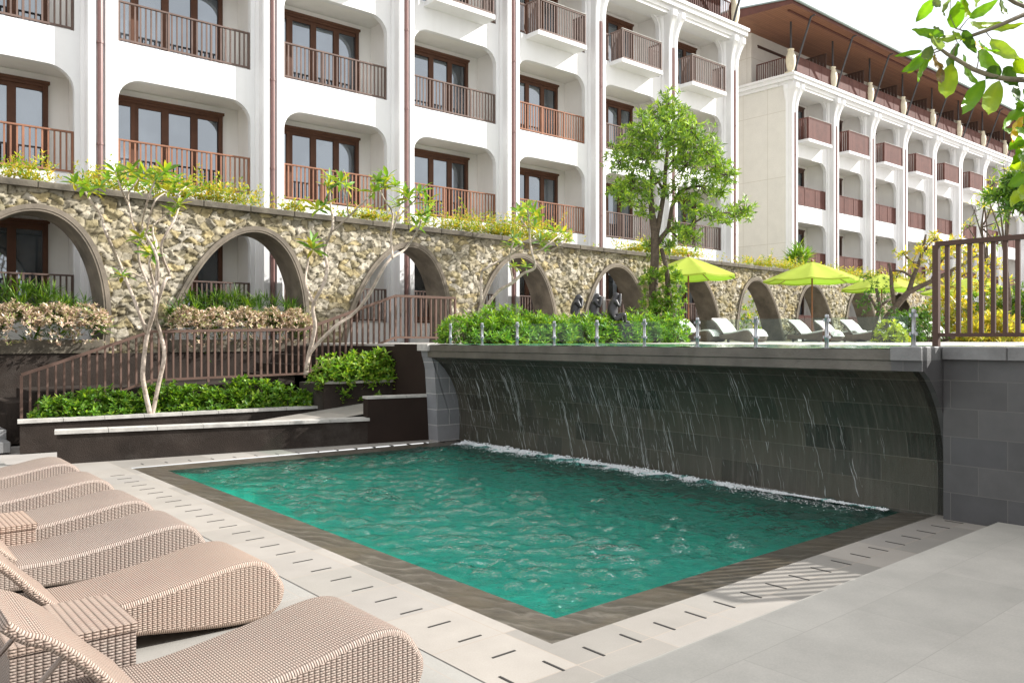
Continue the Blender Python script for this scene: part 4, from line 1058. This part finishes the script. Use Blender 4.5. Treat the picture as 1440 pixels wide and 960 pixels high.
# arch planters: dark grassy green behind, pink foliage spilling in front
for c,zt,la,lb in ((2.62,2.62,'dark green grassy plant filling the back of the leftmost arch','pale pink leaved bush spilling from the leftmost arch'),
                (6.76,2.55,'dark green grassy plant filling the back of the second arch','pale pink leaved bush spilling from the second arch')):
    shrub('grassy_plant',la,'plant',[(c+x,16.98,1.86,.4,.25,zt-1.78) for x in (-1.1,-.55,0,.55,1.1)],190,14,.26,.024,[(.06,.14,.015),(.04,.1,.012),(.14,.24,.02)],spread=(.2,1.4),stems=False)
    shrub('pink_bush',lb,'bush',[(c+x,16.62,1.93,.42,.32,.42) for x in (-1.15,-.6,0,.6,1.15)],1300,6,.07,.03,[(.66,.49,.37),(.76,.61,.47),(.55,.37,.27),(.78,.68,.52),(.6,.44,.32),(.3,.34,.1),(.42,.36,.16)],stems=False,mat='leaf_pink')
    if c<4:
        pass
# yellow weeds growing along the arcade coping
P=[];A=[]
cl=[(1.6,.5,.30),(2.8,.6,.35),(4.2,.5,.42),(5.6,.8,.62),(6.6,.7,.5),(8.3,.4,.2),(10.2,.8,.22),(13.3,1.3,.5),(15.2,1.2,.6),(16.6,.5,.3),(20.5,1.,.35),(22.5,1.,.3),(27.5,1.6,.3),(30,1.5,.45),(33,1.8,.35),(36,2,.4),(39.5,2,.35),(42,1.5,.35)]
for cx,sx,hh_ in cl:
    for i in range(int((170 if cx<26 else 85)*sx)):
        x=rng.normal(cx,sx*.6); h_=abs(rng.normal(0,1))*hh_*.45+.02; y=rng.uniform(17.0,17.95); nseg=max(1,int(h_/.09)); dx_,dy_=rng.normal(0,.12),rng.normal(0,.1)
        for s in range(nseg+1): P.append((x+dx_*s*.4,y+dy_*s*.4,4.68+h_*s/max(1,nseg))); A.append((dx_*3,dy_*3,1))
B,D,N,Ls,Ws=rosettes(P,A,5,.085,.035,(.6,1.7))
o=leaf_mesh('coping_weeds',B,D,N,Ls,Ws,palette(len(B),YEL+YEL+LIME),M['leaf']); tag(o,'yellow green weeds growing along the top of the stone arcade','weeds',kind='stuff')
m=MB()
# the arcade top runs slightly downhill away from the pool
for ob in [x for x in bpy.data.objects if x.parent==ac]+[o]:
    me=ob.data; n=len(me.vertices); co=np.empty(n*3,'f'); me.vertices.foreach_get('co',co); co=co.reshape(-1,3); ox,oz=(AO[0],AO[2]) if ob!=o else (0,0)
    wx_=co[:,0]+ox; wz_=co[:,2]+oz; f_=1-.0085*np.maximum(0,wx_-8)/3.16; nz=np.where(wz_<4.58,1.42+(wz_-1.42)*f_,wz_-.0085*np.maximum(0,wx_-8)); co[:,2]=nz-oz
    me.vertices.foreach_set('co',co.ravel()); me.update()
# --- frangipani trees traced from branch measurements
def tree_from_px(name,label,D0,branches,tips,nl,L,W,cols,bark,cat='tree',dj=.35,extra=None,Dgrad=None,tipaxis=.5,spread=(.5,1.7)):
    b0=branches[0][0]; root=atD(b0[0],b0[1],D0); e=empty(name,root,0,label,cat)
    m=MB(); dep={}
    def dd(px,py):
        k=(px,py)
        if k not in dep: dep[k]=D0+ (0 if k==tuple(b0[:2]) else rng.uniform(-dj,dj)*min(1,abs(py-b0[1])/150))
        return dep[k]
    W3=lambda q: atD(q[0],q[1],dd(q[0],q[1]))-root
    for br in branches:
        pts=[W3(q) for q in br]; rs=[q[2]*.32/F_*D0 for q in br]
        # smooth
        sp_=[];sr=[]
        Pn=[2*pts[0]-pts[1]]+pts+[2*pts[-1]-pts[-2]]
        for i in range(1,len(Pn)-2):
            for k in range(4):
                t_=k/4; a,b,c,d=Pn[i-1],Pn[i],Pn[i+1],Pn[i+2]
                sp_.append(.5*((2*b)+(-a+c)*t_+(2*a-5*b+4*c-d)*t_*t_+(-a+3*b-3*c+d)*t_**3)); sr.append(rs[i-1]*(1-t_)+rs[min(i,len(rs)-1)]*t_)
        sp_.append(pts[-1]); sr.append(rs[-1]); m.tube(sp_,sr,8)
    m.build('trunk',bark,e,smooth=True)
    P=[];A=[]
    for (px,py) in tips:
        p=W3((px,py)); P.append(tuple(p)); v=Vector((rng.normal(0,.3),rng.normal(0,.3),1)); A.append(tuple(v))
    B,D,N,Ls,Ws=rosettes(P,A,nl,L,W,spread)
    leaf_mesh('crown',B,D,N,Ls,Ws,palette(len(B),cols),M['leaf'],e,droop=.25,rows=3)
    return e
fr=[(.2,.36,.04),(.3,.42,.05),(.12,.26,.03),(.5,.48,.05),(.36,.42,.05),(.16,.3,.08)]
T1=[[(213,590,11),(203,545,10),(201,520,10),(207,470,9),(219,423,8),(219,340,7),(200,325,6)],
    [(213,590,9),(222,545,9),(231,500,9),(226,470,8),(219,440,7),(232,395,7),(239,388,6),(226,348,5),(245,310,5),(252,290,4)],
    [(207,470,8),(190,425,7),(170,375,7),(148,325,6),(143,305,5),(128,283,5),(117,265,4)],
    [(219,423,8),(205,392,6),(195,365,6),(194,335,5),(186,313,5),(181,290,4),(170,265,4),(163,243,4)],
    [(219,423,7),(216,400,6),(210,372,5),(214,358,4)],
    [(219,440,7),(222,400,6),(220,360,6),(205,330,5),(200,315,4),(208,280,4),(218,255,4)],
    [(186,313,5),(180,275,4),(188,262,3),(195,250,3)],
    [(222,360,5),(215,320,4),(230,305,4),(245,290,4),(250,275,3),(262,262,3)],
    [(205,330,4),(212,300,4),(220,280,3),(238,268,3)],
    [(205,392,4),(182,383,3),(172,388,3)]]
t1tips=[(117,262),(128,268),(105,258),(163,243),(150,252),(170,258),(195,250),(185,240),(218,255),(226,248),(205,262),(252,288),(262,262),(272,270),(238,268),(245,258),(214,358),(200,335),(172,388),(205,245),(232,242),(245,300),(180,262),(140,262),(208,355)]
tree_from_px('frangipani_tree','bare multi stemmed frangipani tree with pale bark at the left planter',13.15,T1,t1tips,11,.225,.07,fr,M['bark_pale'],dj=.45)
T2=[[(430,527,11),(434,500,10),(443,460,9),(440,430,8),(455,400,8),(460,375,7),(457,350,6),(468,318,6),(465,290,5),(463,260,4)],
    [(443,430,7),(430,400,5),(432,375,5),(437,350,4),(440,345,4)],
    [(431,520,9),(437,495,8),(470,460,8),(498,440,7),(520,412,7),(545,368,6),(570,350,5),(588,322,4),(592,310,4)],
    [(552,363,5),(550,330,5),(552,300,4),(540,280,4),(530,258,4)],
    [(468,325,5),(490,305,4),(515,280,4),(530,265,3)],
    [(552,325,4),(560,300,4),(565,285,3),(568,275,3)],
    [(556,310,4),(570,295,4),(585,280,3),(590,270,3)],
    [(490,305,3),(487,280,3),(480,260,3)]]
t2=[(463,252),(460,262),(456,290),(437,342),(440,350),(530,255),(540,262),(525,270),(592,305),(598,312),(568,272),(590,270),(575,280),(600,285),(480,256),(487,262),(545,250),(556,262),(585,318),(602,300),(560,290),(447,294)]
tree_from_px('frangipani_tree','slender leaning frangipani tree with forked pale trunk in front of the second pier',14.3,T2,t2,11,.225,.07,fr,M['bark_pale'],dj=.4)
T3=[[(677,440,8),(677,415,7),(677,385,6),(683,378,6),(700,368,5),(715,360,5),(735,345,4),(722,330,4)],
    [(679,438,7),(700,410,7),(720,398,7),(735,385,6),(752,376,6),(748,355,5),(745,335,5),(744,315,4),(742,295,4)],
    [(722,396,5),(718,375,4),(717,360,4),(722,340,3)],
    [(745,358,4),(760,352,4),(775,340,3),(790,328,3)],
    [(745,325,4),(735,312,3),(728,300,3)],[(775,352,3),(788,345,3),(797,335,3)]]
t3=[(742,290),(735,298),(750,300),(728,298),(722,335),(730,340),(760,340),(775,335),(790,328),(797,335),(765,350),(722,375),(745,308),(758,305),(718,345),(752,318),(780,325),(740,375)]
tree_from_px('frangipani_tree','small frangipani tree with bent pale branches before the fourth arch',16.6,T3,t3,11,.215,.065,fr,M['bark_pale'],dj=.5)

# --- tall leafy tree with vine covered trunk
def cluster_tree(name,label,D0,trunk,clusters,nper,nl,L,W,cols,bark,spread=(.4,1.4),cat='tree',depth=1.,twigs=True,dull=False):
    b0=trunk[0][0]; root=atD(b0[0],b0[1],D0); e=empty(name,root,0,label,cat); m=MB()
    for br in trunk:
        pts=[atD(q[0],q[1],D0+(q[3] if len(q)>3 else 0))-root for q in br]; m.tube(pts,[q[2]*.34/F_*D0 for q in br],9)
    P=[];A=[];sc_=D0/F_
    for (cx,cy,r) in clusters:
        c0=atD(cx,cy,D0+rng.uniform(-1,1)*depth*r*sc_*2)-root; n=int(nper*(r/30)**2)
        d=rng.normal(size=(n,3)); d/=np.linalg.norm(d,axis=1,keepdims=True); d[:,2]*=.85; rr_=rng.uniform(.15,1.,(n,1))**.6
        sub=rng.normal(0,.12,(n,3))
        p=np.array(c0)+(d*rr_+sub)*r*sc_*1.05; P.append(p); a=d*.8+rng.normal(0,.3,(n,3)); a[:,2]+=.35; A.append(a)
        if twigs:
            for i in range(0,n,max(1,n//9)):
                m.tube([c0*1.0,(c0+Vector(p[i]))/2+Vector((0,0,-.04)),Vector(p[i])],[.02*r/30,.012,.005],4,False)
    m.build('trunk',bark,e,smooth=True)
    P=np.concatenate(P);A=np.concatenate(A); B,D,N,Ls,Ws=rosettes(P,A,nl,L,W,spread)
    leaf_mesh('crown',B,D,N,Ls,Ws,palette(len(B),cols,.25),M['leaf_dull' if dull else 'leaf'],e,droop=.2)
    return e
tr=[[(918,478,22),(919,440,20),(919,400,19),(921,360,18),(921,330,17),(917,300,13),(915,270,10),(917,240,8)],
    [(921,340,12),(927,310,11),(934,270,9),(936,235,8),(940,200,6),(942,150,4)],
    [(922,345,12),(940,322,10),(945,290,8),(955,270,7),(975,262,6),(995,262,5)],
    [(940,322,7),(965,320,5),(990,305,4),(1010,300,4),(1035,298,3)],
    [(934,270,6),(915,235,5),(900,210,4),(885,200,3)],[(936,240,6),(955,215,5),(975,200,4)],[(917,285,6),(900,270,5),(885,262,3)],
    [(945,470,15,-.3),(944,440,13,-.3),(940,410,12,-.3),(938,380,10,-.2),(930,350,8)],[(940,322,5),(955,335,4),(962,335,3)]]
clu=[(941,146,20),(925,165,24),(955,168,22),(905,185,27),(935,195,30),(965,192,26),(885,205,24),(990,210,26),(872,225,20),(905,225,26),(1005,235,22),(965,230,26),(1022,245,17),(868,262,18),(890,255,22),(915,262,20),(985,262,24),(1012,268,18),(905,290,18),(885,283,16),(975,290,18),(1000,300,17),(1020,312,10),(1046,296,17),(1028,302,14),(960,325,20),(940,345,12),(975,335,14),(912,345,12),(945,270,16),(918,360,9)]
cluster_tree('tall_leafy_tree','tall leafy green tree rising above the stone arcade beside the nearest parasol',21.2,tr,clu,84,8,.155,.044,[(.18,.33,.04),(.14,.27,.035),(.26,.41,.05),(.10,.19,.035),(.34,.48,.06)],M['bark'])
vb=[(p.x,p.y,p.z,.3,.3,.45) for p in [atD(px,py,20.9) for px,py in ((918,470),(925,445),(940,465),(948,440),(950,415),(935,425),(930,470),(955,470),(915,400),(942,395),(912,440))]]
shrub('climbing_vine','dense climbing vine wrapped round the base of the tall tree','vine',vb,620,7,.1,.045,LIME+[(.1,.22,.03),(.25,.34,.05)],stems=False)

# --- right hand planting behind the brown railing
gn=[[(1238,478,19),(1246,450,17),(1262,428,14),(1278,410,12),(1300,400,10),(1330,385,8),(1375,360,6)],[(1278,410,11),(1284,390,9),(1292,372,8),(1298,350,6),(1302,330,4)],[(1258,432,9),(1254,405,8),(1253,385,7),(1250,370,5)],[(1290,376,5),(1275,362,4),(1268,352,3)],[(1284,390,6),(1270,382,5),(1258,380,4)],[(1298,355,4),(1310,340,3),(1322,335,2)],[(1310,394,6),(1320,372,5),(1335,355,3)]]
cluster_tree('gnarled_tree','gnarled old tree with bent brown limbs and yellow leaves by the third parasol',23.,gn,[(1300,350,12),(1284,368,12),(1268,356,10),(1262,384,11),(1318,336,12),(1290,392,10),(1340,348,18),(1322,362,17),(1370,352,20),(1310,372,14),(1392,372,18),(1355,385,16),(1300,345,10),(1335,400,14),(1380,400,16)],50,7,.16,.055,YEL,M['bark'],twigs=True)
cl2=[(1222,392,12),(1240,400,12),(1226,412,13),(1248,420,12),(1232,432,17),(1258,440,14),(1215,425,10)]
cluster_tree('dwarf_tree','dark green clipped dwarf tree with cloud shaped tufts beside the gnarled trunk',22.2,[[(1228,478,10),(1232,450,9),(1238,430,8),(1232,405,6)],[(1238,430,6),(1252,420,5)],[(1236,440,6),(1222,415,5)]],cl2,110,7,.07,.03,[(.06,.17,.02),(.05,.13,.02),(.1,.22,.02)],M['bark'],twigs=False)
def p3(px,D,z,rx,ry,rz): p=atD(px,476,D); return (p.x,p.y,z,rx,ry,rz)
shrub('shrub','dark green shrub behind the loungers right of the gnarled trunk','shrub',[p3(1285,24,1.6,.9,.6,1.),p3(1305,24.3,1.6,.8,.6,1.2),p3(1270,23.6,1.6,.5,.5,.9)],330,8,.13,.05,[(.06,.15,.02),(.09,.2,.02)],stems=True)
shrub('yellow_shrub','small bright yellow green shrub at the foot of the gnarled tree','shrub',[p3(1250,21.6,1.6,.42,.4,.62),p3(1262,21.8,1.6,.3,.3,.45)],150,8,.11,.05,[(.45,.5,.05),(.35,.45,.04)])
for px,D,h_,c,lb in ((1335,29,2.2,YEL,'tall yellow leaved shrub seen between the left bars of the railing'),(1372,30,2.0,LIME,'lime green shrub seen between the middle bars of the railing'),(1410,28,2.3,YEL+LIME,'yellow green shrub seen between the right bars of the railing'),(1445,27,2.1,GREENS,'dark green shrub at the right edge behind the railing'),(1395,24.5,.9,YEL,'low golden shrub behind the loungers seen through the railing')):
    shrub('shrub',lb,'shrub',[p3(px,D,1.6,1.0,.8,h_),p3(px+14,D,1.6,.8,.7,h_*.8),p3(px-14,D+.4,1.6,.8,.7,h_*.85)],330,8,.2,.06,c)
for px,D,sp_,lb in ((1385,27.5,[(1385,478,7),(1383,420,6),(1388,370,5),(1380,320,4),(1384,290,3)],'slender sparse tree with thin stems seen above the railing'),
                (1418,26.5,[(1418,478,8),(1420,420,7),(1414,360,6),(1419,300,5),(1412,250,4)],'slender sparse tree with olive leaves nearest the right edge')):
    q=[(sp_[-1][0]+dx_,sp_[-1][1]+dy_,12) for dx_,dy_ in ((-14,6),(10,0),(0,-12),(18,22),(-22,30),(12,48))]
    br=[sp_]+[[sp_[2+i%2],( (sp_[2+i%2][0]+c[0])/2+2,(sp_[2+i%2][1]+c[1])/2,3),(c[0],c[1],2)] for i,c in enumerate(q)]
    cluster_tree('slender_tree',lb,D,br,q,32,6,.2,.05,YEL[:3]+[(.12,.2,.04)]+LIME,M['bark'],twigs=True)
cluster_tree('leafy_tree','leafy green tree overhanging at the right edge above the railing',17.,[[(1475,478,20),(1470,400,18),(1462,330,14),(1450,290,9),(1425,270,5)],[(1466,350,9),(1440,300,6),(1415,285,4)]],[(1425,262,18),(1405,272,13),(1445,250,22),(1440,285,18),(1418,290,14),(1465,270,28)],75,8,.17,.05,GREENS+LIME[:1],M['bark'])
# greenery glimpsed through the arches and past the link block
shrub('hedge','green hedge glimpsed through the arch between the two nearest parasols','hedge',[(30.2,21.2,1.4,1.0,.8,2.2),(31.6,21.3,1.4,1.2,.8,2.5),(33.0,21.2,1.4,1.0,.8,2.1),(32.2,19.8,1.4,.9,.7,1.4)],420,8,.2,.06,LIME+YEL[:2])
shrub('small_palm','small palm like plant rising behind the arcade coping before the cream side wall','plant',[(31.2,18.1,4.7,.3,.25,.9)],26,14,.5,.05,LIME,spread=(.3,1.6),stems=True)

# --- foreground branch with big leaves entering from the right
Zm=lambda x,y:(1240+x/4.8, y/4.8)
D1=2.7
LV=[(350,0,230,150,60,0),(350,0,395,50,50,1),(465,0,430,110,35,1),(500,195,515,8,85,0),(545,0,600,115,80,2),(590,125,785,0,52,0),(800,0,850,92,80,1),(600,155,822,150,40,2),(700,190,965,158,48,2),(420,235,203,200,52,0),
 (430,250,350,180,60,1),(545,245,320,228,48,2),(340,250,425,300,95,1),(480,210,560,275,55,2),(275,345,80,382,26,0),(340,310,285,400,55,1),(340,350,135,488,70,0),(345,360,172,498,62,2),(330,390,248,552,36,0),(360,370,420,455,62,4),
 (500,300,470,480,100,3),(475,430,430,662,92,2),(400,450,402,560,42,4),(550,205,640,362,52,3),(610,255,690,330,52,5),(655,275,800,345,42,0),(740,262,925,405,82,2),(650,350,802,470,82,0),(550,370,655,572,72,0),(700,540,543,772,78,0),
 (795,545,718,772,92,2),(800,450,700,535,72,3),(820,462,920,572,92,3),(900,400,965,500,70,2),(920,560,965,702,60,3),(965,720,820,872,50,0),(820,862,965,872,32,0),(955,788,884,962,52,5),(965,730,900,700,46,0),(1000,820,880,760,60,0),
 (1010,930,905,860,60,0),(1020,960,915,1000,70,2),(1030,900,905,1040,70,0),(1040,1010,930,1080,66,0),(1040,1060,940,1150,70,2),(1050,1240,930,1330,70,2),(1060,1180,950,1240,60,0),(1040,760,960,600,70,3),(1060,520,1000,380,70,0),(1040,300,1000,160,70,2),(1100,640,1010,560,70,0),(600,-60,540,60,70,0),(975,930,850,1010,66,0),(985,1060,865,1150,70,2),(980,1000,880,1110,60,0),(985,1180,850,1260,64,0),(985,1290,880,1390,66,2),(975,860,870,930,52,3),(990,1120,905,1230,66,0),(985,1350,900,1300,50,2),(700,-80,640,50,66,1),(860,-70,960,40,70,0)]
cc={0:(.14,.32,.015),1:(.16,.24,.1),2:(.3,.46,.02),3:(.06,.14,.02),4:(.2,.13,.05),5:(.6,.42,.03)}
BR=[[(2250,780,150),(1700,700,84),(1300,600,60),(960,540,36),(850,535,34),(740,515,33),(620,470,30),(500,400,27),(440,365,24),(405,338,20)],
    [(1300,600,56),(1150,250,46),(1040,150,36),(960,100,32),(800,170,27),(700,210,25),(600,245,23)],[(600,245,10),(560,215,9),(525,200,8),(500,195,8)],[(405,340,10),(370,330,9),(345,345,8)],[(480,385,9),(490,330,8),(500,300,7)],
    [(1500,660,30),(1100,900,22),(990,1000,14),(975,930,9)],[(1500,660,30),(1150,1150,18),(1000,1300,9),(985,1290,7)],[(600,245,8),(540,270,7),(510,290,6),(480,215,5)],[(1150,250,36),(1000,60,30),(900,20,26),(800,-40,20),(600,-60,10)],[(740,515,10),(790,530,8),(795,545,7)],[(1500,640,40),(1200,850,26),(1020,930,16)],[(1500,660,30),(1250,1100,20),(1050,1180,12)],[(525,200,7),(580,130,5),(590,125,4)],[(640,470,8),(655,400,6),(650,350,5)],[(500,195,6),(465,120,5),(465,0,4)],[(700,210,7),(720,240,6),(740,262,5)],[(405,338,10),(345,360,8),(335,390,6)]]
root=atD(*Zm(2250,780),D1+.4); trk=root.copy(); e=empty('overhanging_tree',(root.x,root.y,.055),0,'broad leaved branch reaching in from the right above the brown railing','tree'); off=Vector(e.location)
m=MB(); m.tube([(0,0,0),(.03,.02,1.2),root-off,(root-off)+Vector((.1,-.1,1.5))],[.10,.085,.075,.04],12)
for br in BR:
    pts=[atD(*Zm(q[0],q[1]),D1+.4*min(1,max(0,(q[0]-960)/1300)))-off for q in br]; m.tube(pts,[q[2]/4.8*.5/F_*D1 for q in br],10)
m.build('trunk',M['bark_grey'],e,smooth=True)
V=[];F=[];K=[]
VD=Vector((FW[0],FW[1],0))
for (x0_,y0_,x1_,y1_,wd,ci) in LV:
    a=atD(*Zm(x0_,y0_),D1+rng.uniform(-.05,.05)); b=atD(*Zm(x1_,y1_),D1+rng.uniform(-.14,.14)); d=b-a; L_=d.length; d.normalize(); W_=wd/4.8/F_*D1*1.3
    s=d.cross(-VD).normalized(); tl_=rng.uniform(-.5,.5); nn=s.cross(d).normalized(); s=(s*math.cos(tl_)+nn*math.sin(tl_)).normalized(); nn=s.cross(d).normalized()
    base=len(V); rows=11
    for i in range(rows):
        t_=i/(rows-1); w_=W_*.5*(math.sin(PI*t_**.8)**.75 if 0<t_<1 else .03)*(1+.05*math.sin(i*2.1)); c=a+d*L_*t_-nn*L_*.10*math.sin(PI*t_)
        for u in (-1,-.5,0,.5,1): V.append(tuple(c+s*w_*u+nn*(w_*.22*abs(u)+.003*math.sin(i*1.9+u*3))-off)); f=cc[ci]; K.append((f[0]*(1.25 if u==0 else 1),f[1]*(1.15 if u==0 else 1),f[2],1))
    for i in range(rows-1):
        for j in range(4): q=base+i*5+j; F.append((q,q+1,q+6,q+5))
npmesh('crown',V,F,M['leaf_big'] if 'leaf_big' in M else M['leaf'],e,col=K,smooth=True)
# long thin leaves of palms etc. stop here
# ------------------------------------------------------------------ camera, world, light
cam=bpy.data.objects.new('camera',bpy.data.cameras.new('camera')); C.objects.link(cam)
cam.location=(0,0,EYE); cam.rotation_euler=(R(90),0,R(49.6-90)); cam.data.sensor_width=36; cam.data.lens=28.5; cam.data.shift_y=-4/1440; cam.data.clip_end=2000; cam.data.clip_start=.05
bpy.context.scene.camera=cam
S=Vector((1.40,-.78,1.0)).normalized(); el=math.asin(S.z); az=math.atan2(S.x,S.y)   # towards the sun
sun=bpy.data.lights.new('sun','SUN'); so=bpy.data.objects.new('sun',sun); C.objects.link(so)
sun.energy=4.8; sun.angle=R(.5); sun.color=(1,.965,.915); so.rotation_euler=(-S).to_track_quat('-Z','Y').to_euler(); so.location=(0,0,50)
w=bpy.data.worlds.new('World'); bpy.context.scene.world=w; w.use_nodes=True; nt=w.node_tree; nt.nodes.clear()
sk=nt.nodes.new('ShaderNodeTexSky'); sk.sky_type='NISHITA'; sk.sun_disc=False; sk.sun_elevation=el; sk.sun_rotation=az; sk.dust_density=3.; sk.air_density=1.
tc=nt.nodes.new('ShaderNodeTexCoord'); mp=nt.nodes.new('ShaderNodeMapping'); mp.inputs['Scale'].default_value=(1,1,2.4)
ns=nt.nodes.new('ShaderNodeTexNoise'); ns.inputs['Scale'].default_value=1.6; ns.inputs['Detail'].default_value=7; ns.inputs['Roughness'].default_value=.6
cr=nt.nodes.new('ShaderNodeValToRGB'); cr.color_ramp.elements[0].position=.36; cr.color_ramp.elements[0].color=(.55,.55,.55,1); cr.color_ramp.elements[1].position=.56
mx=nt.nodes.new('ShaderNodeMix'); mx.data_type='RGBA'; mx.inputs[7].default_value=(10.2,10.25,10.3,1)
bg=nt.nodes.new('ShaderNodeBackground'); bg.inputs['Strength'].default_value=.09; ou=nt.nodes.new('ShaderNodeOutputWorld')
L=nt.links.new; L(tc.outputs['Generated'],mp.inputs[0]); L(mp.outputs[0],ns.inputs['Vector']); L(ns.outputs['Fac'],cr.inputs[0]); L(cr.outputs[0],mx.inputs[0]); L(sk.outputs[0],mx.inputs[6]); L(mx.outputs[2],bg.inputs[0]); L(bg.outputs[0],ou.inputs[0])
sc=bpy.context.scene; sc.view_settings.view_transform='Standard'; sc.view_settings.look='None'; sc.view_settings.exposure=.93; sc.view_settings.gamma=1
sc.cycles.use_denoising=True; sc.cycles.max_bounces=8; sc.cycles.transparent_max_bounces=12; sc.cycles.caustics_refractive=False; sc.cycles.caustics_reflective=False
